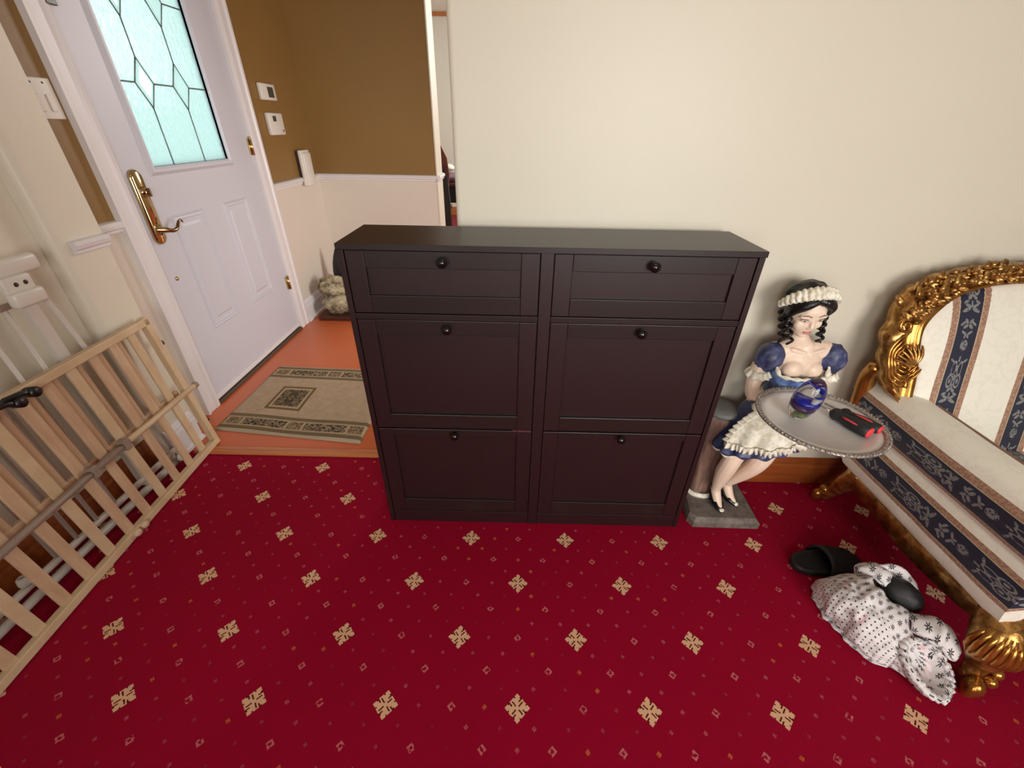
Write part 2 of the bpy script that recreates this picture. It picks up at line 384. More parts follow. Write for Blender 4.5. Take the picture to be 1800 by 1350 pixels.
class MB:
    def __init__(s): s.v, s.f, s.uv, s.sm = [], [], None, []
    def add(s, vs, fs, smooth=False):
        n = len(s.v); s.v += [tuple(p) for p in vs]; s.f += [tuple(i + n for i in f) for f in fs]
        s.sm += [smooth] * len(fs); return s
    def box(s, x0, x1, y0, y1, z0, z1, r=0.0, M=None, seg=2):
        if r <= 0:
            vs = [(x, y, z) for z in (z0, z1) for y in (y0, y1) for x in (x0, x1)]
            fs = [(0, 2, 3, 1), (4, 5, 7, 6), (0, 1, 5, 4), (2, 6, 7, 3), (0, 4, 6, 2), (1, 3, 7, 5)]
            if M is not None: vs = [M @ Vector(p) for p in vs]
            return s.add(vs, fs)
        bm = bmesh.new(); bmesh.ops.create_cube(bm, size=1)
        for w in bm.verts:
            w.co = Vector(((x0 + x1) / 2 + w.co.x * (x1 - x0), (y0 + y1) / 2 + w.co.y * (y1 - y0), (z0 + z1) / 2 + w.co.z * (z1 - z0)))
        bmesh.ops.bevel(bm, geom=bm.edges[:], offset=r, segments=seg, profile=0.5, affect='EDGES')
        bm.verts.ensure_lookup_table()
        vs = [M @ w.co if M is not None else w.co.copy() for w in bm.verts]
        fs = [[w.index for w in f.verts] for f in bm.faces]; bm.free()
        return s.add(vs, fs, seg > 1 and r > 0.004)
    def loft(s, rings, closed=True, cap0=True, cap1=True, smooth=True):
        n = len(rings[0]); vs = [p for r in rings for p in r]; fs = []
        m = n if closed else n - 1
        for a in range(len(rings) - 1):
            for b in range(m):
                c = (b + 1) % n
                fs.append((a * n + b, a * n + c, (a + 1) * n + c, (a + 1) * n + b))
        if closed and cap0: fs.append(tuple(range(n - 1, -1, -1)))
        if closed and cap1: fs.append(tuple((len(rings) - 1) * n + k for k in range(n)))
        return s.add(vs, fs, smooth)
    def tube(s, path, radii, n=10, flat=1.0, up=None, caps=True):
        P = [Vector(p) for p in path]; k = len(P)
        if not hasattr(radii, '__len__'): radii = [radii] * k
        rings = []; prev = None
        for i in range(k):
            t = (P[min(i + 1, k - 1)] - P[max(i - 1, 0)]).normalized()
            if prev is None:
                a = Vector(up) if up is not None else (Vector((0, 0, 1)) if abs(t.z) < 0.9 else Vector((1, 0, 0)))
            else: a = prev
            a = (a - t * a.dot(t)).normalized(); prev = a
            b = t.cross(a)
            rings.append([P[i] + (a * math.cos(q) * flat + b * math.sin(q)) * radii[i] for q in (2 * math.pi * j / n for j in range(n))])
        return s.loft(rings, True, caps, caps)
    def lathe(s, prof, n=24, M=None, caps=True):
        rings = [[Vector((r * math.cos(2 * math.pi * j / n), r * math.sin(2 * math.pi * j / n), z)) for j in range(n)] for r, z in prof]
        if M is not None: rings = [[M @ p for p in r] for r in rings]
        return s.loft(rings, True, caps, caps)
    def sphere(s, c, r, n=16, m=10, M3=None, disp=None):
        c = Vector(c); r = Vector(r) if hasattr(r, '__len__') else Vector((r, r, r)); rings = []
        for a in range(1, m):
            th = math.pi * a / m; ring = []
            for b in range(n):
                ph = 2 * math.pi * b / n
                d = Vector((math.sin(th) * math.cos(ph), math.sin(th) * math.sin(ph), -math.cos(th)))
                k = 1 + (disp(d) if disp else 0)
                p = Vector((d.x * r.x, d.y * r.y, d.z * r.z)) * k
                ring.append(c + (M3 @ p if M3 is not None else p))
            rings.append(ring)
        return s.loft(rings, True, True, True)
    def build(s, name, mat, parent=None, smooth=None, bevel=0, uv=None, kind=None, solid=0, subsurf=0):
        off = Vector((0, 0, 0))
        if parent is not None: off = ORG[parent.name]
        me = bpy.data.meshes.new(name)
        me.from_pydata([tuple(Vector(p) - off) for p in s.v], [], s.f); me.update()
        bm = bmesh.new(); bm.from_mesh(me); bmesh.ops.recalc_face_normals(bm, faces=bm.faces); bm.to_mesh(me); bm.free()
        me.materials.append(MATS[mat])
        for i, p in enumerate(me.polygons): p.use_smooth = s.sm[i] if smooth is None else smooth
        if uv is not None:
            L = me.uv_layers.new(name='UVMap')
            for lp in me.loops: L.data[lp.index].uv = uv[lp.vertex_index]
        o = bpy.data.objects.new(name, me); link(o, parent); ORG[o.name] = off
        if kind: o['kind'] = kind
        if bevel:
            b = o.modifiers.new('bevel', 'BEVEL'); b.width = bevel; b.segments = 2; b.limit_method = 'ANGLE'
        if solid:
            q = o.modifiers.new('thickness', 'SOLIDIFY'); q.thickness = solid; q.offset = 0
        if subsurf:
            q = o.modifiers.new('smooth', 'SUBSURF'); q.levels = subsurf; q.render_levels = subsurf
        return o

def bx(name, mat, parent, *d, r=0.0, kind=None): return MB().box(*d, r=r).build(name, mat, parent, kind=kind)
def copies(src, parent, offsets):
    for off in offsets:
        c = src.copy(); COL.objects.link(c); c.parent = parent; c.location = Vector(src.location) + Vector(off)
        ORG[c.name] = ORG[src.name]
def frame(f, u):
    f = Vector(f).normalized(); u = Vector(u); u = (u - f * u.dot(f)).normalized(); r = f.cross(u)
    return r, u, f
def spiral(c, ax, ay, r0, r1, turns, n=28, start=0.0):
    c, ax, ay = Vector(c), Vector(ax), Vector(ay); P = []
    for i in range(n):
        t = i / (n - 1); r = r0 + (r1 - r0) * t; q = start + turns * 2 * math.pi * t
        P.append(c + ax * r * math.cos(q) + ay * r * math.sin(q))
    return P
def catmull(pts, n=6):
    P = [Vector(p) for p in pts]; out = []
    for i in range(len(P) - 1):
        a, b, c, d = P[max(i - 1, 0)], P[i], P[i + 1], P[min(i + 2, len(P) - 1)]
        for k in range(n):
            t = k / n
            out.append(0.5 * ((2 * b) + (c - a) * t + (2 * a - 5 * b + 4 * c - d) * t * t + (3 * b - a - 3 * c + d) * t ** 3))
    out.append(P[-1]); return out

# ------------------------------------------------------------------ the setting
XL, XR, YR, YB, ZC = -1.72, 3.2, -2.6, 1.475, 2.85
XD, YF, YT = -1.75, 4.0, 1.585           # door wall, foyer end wall, carpet edge
def struct(name, mat, *d, r=0.0, parent=None): return bx(name, mat, parent, *d, r=r, kind='structure' if parent is None else None)

def build_room():
    struct('floor', 'red_carpet', XL - 0.15, XR + 0.15, YR - 0.15, YT, -0.06, 0.0)
    struct('floor', 'orange_floor', XD - 0.15, 1.35, YT, 4.9, -0.06, -0.001)
    struct('floor', 'rust_carpet', -3.2, 1.35, 4.9, 8.35, -0.06, -0.001)
    m = MB()
    prof = [(1.563, 0.0), (1.563, 0.004), (1.570, 0.009), (1.60, 0.009), (1.618, 0.004), (1.620, -0.001)]
    m.loft([[(x, y, z) for y, z in prof] for x in (-1.60, -0.20)], closed=True, smooth=False)
    m.build('trim_1', 'oak_nosing', kind='structure')
    struct('ceiling', 'ceiling_paint', -3.3, XR + 0.2, YR - 0.2, 8.4, ZC, ZC + 0.1)
    # living room walls
    m = MB(); arc = [( -0.207 + 0.015 - 0.015 * math.cos(a), YB + 0.015 - 0.015 * math.sin(a)) for a in np.linspace(0, math.pi / 2, 6)]
    sec = arc + [(XR + 0.1, YB), (XR + 0.1, 1.60), (-0.192, 1.60), (-0.207, 1.588)]
    m.loft([[(x, y, z) for x, y in sec] for z in (0, ZC)], smooth=False); m.build('wall_back', 'cream_wall', kind='structure')
    struct('wall_right', 'cream_wall', XR, XR + 0.12, YR, YB, 0, ZC)
    struct('wall_left', 'cream_wall', XL - 0.14, XL, YR, 1.53, 0, ZC)
    m = MB()                                    # stub wall between living room and foyer, rounded corner
    sec = [(-1.86, 1.50), (XL, 1.50)] + [(-1.66 - 0.03 + 0.03 * math.sin(a), 1.53 - 0.03 * math.cos(a) + 0.0) for a in np.linspace(0, math.pi / 2, 6)] + [(-1.66, 1.703), (-1.86, 1.703)]
    sec = [(-1.86, 1.505), (-1.70, 1.505)] + [(-1.66 - 0.035 + 0.035 * math.sin(a), 1.54 - 0.035 * math.cos(a)) for a in np.linspace(0, math.pi / 2, 7)] + [(-1.66, 1.703), (-1.86, 1.703)]
    m.loft([[(x, y, z) for x, y in sec] for z in (0, ZC)], smooth=False); m.build('wall_stub', 'cream_wall', kind='structure')
    # rear wall with the picture window
    wz0, wz1 = 0.75, 2.4; wins = ((-1.5, -0.4), (0.3, 2.1)); m = MB(); x = XL
    for a_, b_ in wins: m.box(x, a_, YR - 0.12, YR, 0, ZC).box(a_, b_, YR - 0.12, YR, 0, wz0).box(a_, b_, YR - 0.12, YR, wz1, ZC); x = b_
    m.box(x, XR, YR - 0.12, YR, 0, ZC); m.build('wall_rear', 'cream_wall', kind='structure')
    for k, (a_, b_) in enumerate(wins):
        w = MB(); mid = (a_ + b_) / 2
        for d in ((a_, b_, wz0, wz0 + .06), (a_, b_, wz1 - .06, wz1), (a_, a_ + .06, wz0, wz1), (b_ - .06, b_, wz0, wz1), (mid - .03, mid + .03, wz0, wz1)):
            w.box(d[0], d[1], YR - 0.1, YR - 0.03, d[2], d[3])
        wo = w.build('window_%d' % (k + 1), 'white_trim', kind='structure')
        for x0, x1 in ((a_ + .06, mid - .03), (mid + .03, b_ - .06)): bx('pane', 'clear_glass', wo, x0, x1, YR - 0.075, YR - 0.069, wz0 + .06, wz1 - .06)
    # foyer walls
    dy0, dy1, dz = 1.985, 3.095, 2.42
    m = MB().box(XD - 0.15, XD, 1.703, dy0, 0, ZC).box(XD - 0.15, XD, dy1, YF + 0.1, 0, ZC).box(XD - 0.15, XD, dy0, dy1, dz, ZC)
    m.build('wall_door', 'foyer_wall', kind='structure')
    struct('wall_foyer', 'foyer_wall', XD, -0.715, YF, YF + 0.25, 0, ZC)
    struct('wall_hall', 'off_white_wall', 1.35, 1.47, 1.6, 8.35, 0, ZC)
    struct('wall_far', 'off_white_wall', -3.3, 1.47, 8.2, 8.35, 0, ZC)
    struct('wall_dining', 'off_white_wall', -3.3, -3.15, YF + 0.1, 8.2, 0, ZC)
    struct('wall_partition', 'off_white_wall', -3.3, XD - 0.15, YF, YF + 0.12, 0, ZC)
    # end face of the foyer wall, light falling on it put into a paler colour
    struct('trim_2', 'cream_wall', -0.716, -0.706, YF - 0.004, YF + 0.254, 0, ZC)
    struct('trim_3', 'picture_rail', -3.1, 1.34, 8.165, 8.2, 2.80, 2.85)
    # chair rails
    rp = [(0.0, 0.0), (0.014, 0.004), (0.014, 0.014), (0.024, 0.020), (0.028, 0.034), (0.02, 0.046), (0.0, 0.050)]
    def rail(name, a, b, nrm, z=0.998, mat='white_trim', ext=0.0):
        a, b, nrm = Vector(a), Vector(b), Vector(nrm)
        MB().loft([[p + nrm * d + Vector((0, 0, z + h)) for d, h in rp] for p in (a, b)], smooth=False).build(name, mat, kind='structure')
    rail('trim_4', (XD, 3.2, 0), (XD, YF, 0), (1, 0, 0))
    rail('trim_5', (XD, YF, 0), (-0.68, YF, 0), (0, -1, 0))
    rail('trim_6', (-0.706, YF - 0.028, 0), (-0.706, YF + 0.25, 0), (1, 0, 0))
    rail('trim_7', (XD, 1.703, 0), (XD, 1.885, 0), (1, 0, 0))
    rail('trim_8', (-1.66, 1.552, 0), (-1.66, 1.703, 0), (1, 0, 0), z=0.985)
    # baseboards
    bp = [(0, 0), (0.018, 0), (0.018, 0.105), (0.013, 0.118), (0.013, 0.128), (0.006, 0.145), (0, 0.150)]
    def base(name, a, b, nrm, mat, h=1.0, shoe=True):
        a, b, nrm = Vector(a), Vector(b), Vector(nrm); m = MB()
        m.loft([[p + nrm * d + Vector((0, 0, z * h)) for d, z in bp] for p in (a, b)], smooth=False)
        if shoe: m.loft([[p + nrm * d + Vector((0, 0, z)) for d, z in ((0.018, 0), (0.032, 0), (0.030, 0.012), (0.018, 0.02))] for p in (a, b)], smooth=False)
        m.build(name, mat, kind='structure')
    base('baseboard_back', (-0.19, YB, 0), (XR, YB, 0), (0, -1, 0), 'brown_baseboard', 0.95, False)
    base('baseboard_left', (XL, YR, 0), (XL, 1.50, 0), (1, 0, 0), 'brown_baseboard', 1.05, False)
    base('baseboard_right', (XR, YR, 0), (XR, YB, 0), (-1, 0, 0), 'brown_baseboard', 0.95, False)
    base('baseboard_stub', (-1.66, 1.52, 0), (-1.66, 1.70, 0), (1, 0, 0), 'white_trim', 1.1)
    base('baseboard_door', (XD, 3.205, 0), (XD, YF, 0), (1, 0, 0), 'white_trim', 1.15)
    base('baseboard_foyer', (XD, YF, 0), (-0.706, YF, 0), (0, -1, 0), 'white_trim', 1.15)
    # door casing
    cp = [(0.0, 0.0), (0.0, 0.016), (0.03, 0.024), (0.042, 0.018), (0.085, 0.018), (0.095, 0.026), (0.112, 0.026), (0.115, 0.0)]
    def casing(name, yin, sgn, z1):
        MB().loft([[(XD + h, yin + sgn * d, z) for d, h in cp] for z in (0, z1)], smooth=False).build(name, 'white_trim', kind='structure')
    casing('trim_9', dy0 + 0.012, -1, dz + 0.1); casing('trim_10', dy1 - 0.012, 1, dz + 0.1)
    MB().loft([[(XD + h, y, dz - 0.012 + d) for d, h in cp] for y in (dy0 - 0.1, dy1 + 0.1)], smooth=False).build('trim_11', 'white_trim', kind='structure')
    struct('trim_12', 'threshold_dark', XD - 0.15, XD + 0.022, dy0 + 0.015, dy1 - 0.015, -0.001, 0.016, r=0.004)
    # door jambs
    for k, (a, b) in enumerate(((dy0, dy0 + 0.014), (dy1 - 0.014, dy1))):
        struct('trim_%d' % (13 + k), 'white_trim', XD - 0.14, XD, a, b, 0.016, dz)
    struct('trim_15', 'white_trim', XD - 0.14, XD, dy0 + 0.014, dy1 - 0.014, dz - 0.014, dz)
build_room()

# ------------------------------------------------------------------ front door
def build_door():
    y0, y1, z0, z1 = 2.002, 3.078, 0.02, 2.403
    gy0, gy1, gz0, gz1 = 2.212, 2.812, 1.228, 2.243
    xf, xb = XD - 0.004, XD - 0.048
    m = MB()
    for d in ((y0, gy0, z0, z1), (gy1, y1, z0, z1), (gy0, gy1, z0, gz0), (gy0, gy1, gz1, z1)): m.box(xb, xf, d[0], d[1], d[2], d[3])
    o = m.build('door_1', 'white_door'); o['kind'] = 'structure'; o['label'] = 'white panelled front door with a leaded glass light'
    ORG[o.name] = Vector((0, 0, 0))
    # glass surround moulding
    def ring(a0, a1, b0, b1, w, prof, name, mat, parent):
        m = MB()
        cs = []
        for d, h in prof: cs.append([(a0 - d, b0 - d), (a1 + d, b0 - d), (a1 + d, b1 + d), (a0 - d, b1 + d), h])
        for k in range(4):
            q = (k + 1) % 4
            m.loft([[(xf + c[4], c[k][0], c[k][1]) for c in cs], [(xf + c[4], c[q][0], c[q][1]) for c in cs]], closed=True, smooth=False)
        return m.build(name, mat, parent)
    ring(gy0, gy1, gz0, gz1, 0, [(0.0, -0.012), (0.0, 0.006), (0.010, 0.014), (0.022, 0.014), (0.030, 0.006), (0.038, 0.0)], 'glass_moulding', 'white_door', o)
    # leaded panes: 3 x 3 fields cut by four diamonds
    ys = [gy0, 2.378, 2.626, gy1]; zs = [gz0, 1.566, 1.904, gz1]; hw, hh = 0.058, 0.098
    xg = XD - 0.022
    def pane(poly, mat, bev=0.0):
        m = MB(); c = Vector((0, sum(p[0] for p in poly) / len(poly), sum(p[1] for p in poly) / len(poly)))
        r0 = [(xg - 0.003, y, z) for y, z in poly]; r1 = [(xg + 0.002, y, z) for y, z in poly]
        rings = [r0, r1]
        if bev:
            rings.append([(xg + 0.007, c.y + (y - c.y) * 0.66, c.z + (z - c.z) * 0.66) for y, z in poly])
        m.loft(rings, smooth=False); return m.build('pane', mat, o)
    for i in range(3):
        for j in range(3):
            a0, a1, b0, b1 = ys[i], ys[i + 1], zs[j], zs[j + 1]
            P = []
            def corner(y, z, sy, sz, isd):
                if not isd: P.append((y, z)); return
                p, q = (y + sy * hw, z), (y, z + sz * hh)
                P.extend([p, q] if (sy * sz) > 0 else [q, p])
            # counter-clockwise from lower left
            dl, dr, db, dt = i > 0, i < 2, j > 0, j < 2
            if dl and db: P += [(a0, b0 + hh), (a0 + hw, b0)]
            else: P.append((a0, b0))
            if dr and db: P += [(a1 - hw, b0), (a1, b0 + hh)]
            else: P.append((a1, b0))
            if dr and dt: P += [(a1, b1 - hh), (a1 - hw, b1)]
            else: P.append((a1, b1))
            if dl and dt: P += [(a0 + hw, b1), (a0, b1 - hh)]
            else: P.append((a0, b1))
            pane(P, 'rippled_glass')
    for i in (1, 2):
        for j in (1, 2):
            c = (ys[i], zs[j]); pane([(c[0] - hw, c[1]), (c[0], c[1] - hh), (c[0] + hw, c[1]), (c[0], c[1] + hh)], 'bevelled_glass', 0.3)
    m = MB()
    def came(a, b): m.tube([(xg + 0.002, a[0], a[1]), (xg + 0.002, b[0], b[1])], 0.0033, 6)
    for i in (1, 2):
        zz = [zs[0]]
        for j in (1, 2): zz += [zs[j] - hh, zs[j] + hh]
        zz.append(zs[3])
        for k in range(0, len(zz), 2): came((ys[i], zz[k]), (ys[i], zz[k + 1]))
        for j in (1, 2):
            y, z = ys[i], zs[j]
            q = [(y - hw, z), (y, z - hh), (y + hw, z), (y, z + hh)]
            for k in range(4): came(q[k], q[(k + 1) % 4])
    for j in (1, 2):
        z = zs[j]
        for a, b in ((gy0, ys[1] - hw), (ys[1] + hw, ys[2] - hw), (ys[2] + hw, gy1)): came((a, z), (b, z))
    m.build('lead_came', 'lead_came', o)
    # raised lower panels
    for a0, a1 in ((2.2, 2.45), (2.622, 2.872)):
        b0, b1 = 0.39, 1.01
        p = ring(a0 + 0.03, a1 - 0.03, b0 + 0.03, b1 - 0.03, 0, [(0.0, 0.0), (0.004, 0.004), (0.010, 0.004), (0.016, 0.001), (0.022, 0.007), (0.03, 0.0)], 'panel_moulding', 'white_door', o)
        mm = MB(); q0 = [(a0 + .05, b0 + .05), (a1 - .05, b0 + .05), (a1 - .05, b1 - .05), (a0 + .05, b1 - .05)]
        mm.loft([[(xf + h, y + (0.5 * (a0 + a1) - y) * k, z + (0.5 * (b0 + b1) - z) * k * 0.4) for y, z in q0] for h, k in ((0, 0), (0.006, 0.12))], smooth=False)
        mm.build('door_panel', 'white_door', o)
    bx('door_sweep', 'white_trim', o, xf, xf + 0.008, y0 + 0.005, y1 - 0.005, 0.022, 0.05, r=0.002)
    # lockset: long brass escutcheon with thumb turn and curled lever
    zc0, zc1, yc, hw2 = 0.900, 1.230, 2.077, 0.037
    def outline(w, e):
        P = []
        for k in range(13):
            t = math.pi * k / 12; P.append((yc + (w - e) * math.cos(t), zc1 - w + (w - e) * math.sin(t)))
        for k in range(13):
            t = math.pi + math.pi * k / 12; P.append((yc + (w - e) * math.cos(t), zc0 + w + (w - e) * math.sin(t)))
        return P
    m = MB(); m.loft([[(xf + h, y, z) for y, z in outline(hw2, e)] for h, e in ((0, 0), (0.008, 0), (0.014, 0.006), (0.018, 0.012))])
    plate = m.build('escutcheon', 'brass', o)
    Mx = lambda y, z, x=0: Matrix.Translation((xf + 0.014 + x, y, z)) @ Matrix.Rotation(math.pi / 2, 4, 'Y')
    MB().lathe([(0.001, 0), (0.023, 0), (0.024, 0.008), (0.018, 0.014), (0.013, 0.022), (0.001, 0.024)], 20, Mx(yc, 1.135)).build('lock_collar', 'brass', plate)
    MB().box(xf + 0.036, xf + 0.052, yc - 0.004, yc + 0.004, 1.117, 1.153, r=0.003).build('thumb_turn', 'dark_brass', plate)
    MB().lathe([(0.001, 0), (0.024, 0), (0.024, 0.006), (0.014, 0.012), (0.012, 0.045), (0.001, 0.047)], 20, Mx(yc, 0.968)).build('lever_collar', 'brass', plate)
    P = catmull([(xf + 0.055, yc, 0.968), (xf + 0.062, yc + 0.03, 0.960), (xf + 0.062, yc + 0.06, 0.966), (xf + 0.06, yc + 0.085, 0.99), (xf + 0.058, yc + 0.107, 0.995), (xf + 0.056, yc + 0.118, 0.984)], 5)
    MB().tube(P, [0.011 - 0.0075 * k / (len(P) - 1) for k in range(len(P))], 10).build('lever', 'dark_brass', plate)
    MB().lathe([(0.001, 0), (0.011, 0), (0.010, 0.004), (0.004, 0.007), (0.001, 0.007)], 14, Matrix.Translation((xf, 2.082, 0.726)) @ Matrix.Rotation(math.pi / 2, 4, 'Y')).build('latch_button', 'brass', o)
    # hinges
    for z in (0.376, 1.28, 2.18):
        h = MB().tube([(XD + 0.010, 3.082, z - 0.048), (XD + 0.010, 3.082, z + 0.048)], 0.0075, 10).tube([(XD + 0.010, 3.082, z + 0.048), (XD + 0.010, 3.082, z + 0.058)], [0.009, 0.004], 10)
        h.box(xf - 0.002, XD + 0.006, 3.06, 3.082, z - 0.045, z + 0.045); h.build('hinge', 'brass', o)
    MB().box(XD + 0.004, XD + 0.022, 1.985, 2.03, 1.775, 1.80, r=0.003).build('door_sensor', 'grey_screen', o)
build_door()

# ------------------------------------------------------------------ fittings on the foyer walls
def build_fittings():
    t = empty('light_switch', (XD, 1.835, 1.48), 'white two-gang light switch plate beside the front door casing', 'light switch')
    bx('plate', 'white_plastic', t, XD, XD + 0.007, 1.755, 1.868, 1.417, 1.545, r=0.003)
    for y in (1.79, 1.836): 
        bx('rocker', 'white_plastic', t, XD + 0.006, XD + 0.012, y - 0.011, y + 0.011, 1.440, 1.495, r=0.003)
        MB().lathe([(0.001, 0), (0.004, 0), (0.003, 0.0015), (0.001, 0.0015)], 8, Matrix.Translation((XD + 0.007, y, 1.53)) @ Matrix.Rotation(math.pi / 2, 4, 'Y')).build('screw', 'grey_screen', t)
    t = empty('thermostat', (XD, 3.44, 1.59), 'white thermostat with dark display, upper box on the olive wall', 'thermostat')
    bx('housing', 'white_plastic', t, XD, XD + 0.026, 3.345, 3.54, 1.545, 1.640, r=0.006)
    bx('display', 'grey_screen', t, XD + 0.024, XD + 0.0275, 3.43, 3.505, 1.562, 1.622, r=0.001)
    t = empty('alarm_keypad', (XD, 3.45, 1.40), 'white wall control with small window, lower box on the olive wall', 'wall control')
    bx('housing', 'white_plastic', t, XD, XD + 0.028, 3.352, 3.55, 1.34, 1.473, r=0.006)
    bx('display', 'grey_screen', t, XD + 0.026, XD + 0.0295, 3.405, 3.452, 1.422, 1.455, r=0.001)
    m = MB(); m.lathe([(0.001, 0), (0.011, 0), (0.011, 0.002), (0.001, 0.003)], 3, Matrix.Translation((XD + 0.027, 3.52, 1.365)) @ Matrix.Rotation(math.pi / 2, 4, 'Y')); m.build('indicator', 'dark_plastic', t)
    bx('button', 'white_plastic', t, XD + 0.026, XD + 0.031, 3.41, 3.44, 1.362, 1.376, r=0.002)
    t = empty('door_chime', (XD, 3.77, 1.11), 'tall narrow white door chime box overlapping the chair rail', 'door chime')
    bx('housing', 'white_plastic', t, XD + 0.026, XD + 0.055, 3.655, 3.80, 0.985, 1.235, r=0.006)
    bx('cover', 'white_plastic', t, XD + 0.05, XD + 0.068, 3.665, 3.793, 0.985, 1.215, r=0.006)
    bx('backplate', 'dark_plastic', t, XD, XD + 0.027, 3.665, 3.79, 1.05, 1.225)
build_fittings()

# ------------------------------------------------------------------ shoe cabinet
def build_cabinet():
    x0, x1, y0, y1, H = -0.5075, 0.6925, 1.18, 1.4366, 1.1384
    t = empty('shoe_cabinet', (0.0925, 1.31, 0), 'black-brown shoe cabinet with two drawers over four tilting flap doors', 'cabinet')
    bx('top_panel', 'black_brown_top', t, x0 - 0.002, x1 + 0.002, y0 - 0.004, y1, H - 0.017, H, r=0.0012)
    for a, b in ((x0, x0 + 0.017), (x1 - 0.017, x1)): bx('side_panel', 'black_brown_foil', t, a, b, y0, y1, 0, H - 0.017, r=0.001)
    bx('divider', 'black_brown_foil', t, 0.067, 0.104, y0, y1 - 0.01, 0, H - 0.017, r=0.001)
    bx('back_panel', 'black_brown_foil', t, x0 + 0.017, x1 - 0.017, y1 - 0.01, y1 - 0.002, 0.05, H - 0.017)
    cols = ((x0 + 0.018, 0.066), (0.105, x1 - 0.018))
    knobp = [(0.001, 0), (0.007, 0), (0.006, 0.008), (0.009, 0.012), (0.0145, 0.018), (0.0150, 0.024), (0.011, 0.030), (0.001, 0.0325)]
    def front(name, a, b, z0, z1, st, tr, br, kx, kz, dy=0.0):
        f = bx(name, 'black_brown_foil', t, a + st - 0.004, b - st + 0.004, y0 + 0.011 + dy, y0 + 0.019 + dy, z0 + br - 0.004, z1 - tr + 0.004)
        for p, q in ((a, a + st), (b - st, b)): bx('stile', 'black_brown_foil', f, p, q, y0 + dy, y0 + 0.018 + dy, z0, z1, r=0.0018)
        bx('rail', 'black_brown_top', f, a + st, b - st, y0 + 0.0006 + dy, y0 + 0.018 + dy, z1 - tr, z1, r=0.0018)
        bx('rail', 'black_brown_top', f, a + st, b - st, y0 + 0.0006 + dy, y0 + 0.018 + dy, z0, z0 + br, r=0.0018)
        MB().lathe(knobp, 20, Matrix.Translation((kx, y0 + dy, kz)) @ Matrix.Rotation(math.pi / 2, 4, 'X')).build('knob', 'black_knob', f)
        return f
    for k, (a, b) in enumerate(cols):
        kx = (-0.211, 0.385)[k]
        front('drawer', a + 0.001, b - 0.001, 0.9325, 1.1185, 0.053, 0.049, 0.055, kx, 1.093, 0.003)
        bx('cross_rail', 'black_brown_top', t, a, b, y0 + 0.001, y1 - 0.012, 0.912, 0.9305, r=0.001)
        front('flap_door', a + 0.001, b - 0.001, 0.4935, 0.9095, 0.054, 0.048, 0.059, kx, 0.888, 0.003)
        front('flap_door', a + 0.001, b - 0.001, 0.066, 0.4885, 0.054, 0.03, 0.064, kx, 0.474, 0.002)
        bx('plinth', 'black_brown_foil', t, a, b, y0 + 0.002, y0 + 0.018, 0, 0.0635, r=0.001)
    bx('hinge_plate', 'bright_steel', t, -0.005, 0.062, y0 + 0.003, y0 + 0.03, 0.4888, 0.4930)
build_cabinet()

# ------------------------------------------------------------------ doormat
def build_mat():
    nx, ny = 60, 36
    c00, c10, c11, c01 = Vector((-1.62, 1.755, 0)), Vector((-0.80, 1.665, 0)), Vector((-0.78, 2.42, 0)), Vector((-1.605, 2.452, 0))
    m = MB(); uv = []; top = []
    for j in range(ny + 1):
        for i in range(nx + 1):
            u, v = i / nx, j / ny
            p = (c00 * (1 - u) + c10 * u) * (1 - v) + (c01 * (1 - u) + c11 * u) * v
            z = 0.011 + 0.004 * noise.noise(Vector((u * 4, v * 3, 1.3))) + 0.002 * math.sin(u * 9) * math.sin(v * 5 + 1)
            if i in (0, nx) or j in (0, ny): z = 0.003
            top.append((p.x, p.y, max(z, 0.002))); uv.append((u, v))
    n = nx + 1
    fs = [(j * n + i, j * n + i + 1, (j + 1) * n + i + 1, (j + 1) * n + i) for j in range(ny) for i in range(nx)]
    k = len(top); bot = [(x, y, 0.0) for x, y, z in top]
    m.add(top, fs, True)
    edge = [i for i in range(n)] + [j * n + nx for j in range(1, ny + 1)] + [ny * n + i for i in range(nx - 1, -1, -1)] + [j * n for j in range(ny - 1, 0, -1)]
    m.add([bot[e] for e in edge], [tuple(range(len(edge)))[::-1]]); uv += [uv[e] for e in edge]
    fs2 = []
    for a in range(len(edge)):
        b = (a + 1) % len(edge); fs2.append((edge[a], edge[b], k + b, k + a))
    m.f += fs2; m.sm += [False] * len(fs2)
    o = m.build('doormat', 'doormat_weave', uv=uv)
    tag(o, 'beige doormat with dark patterned borders lying on the orange floor', 'doormat')
build_mat()

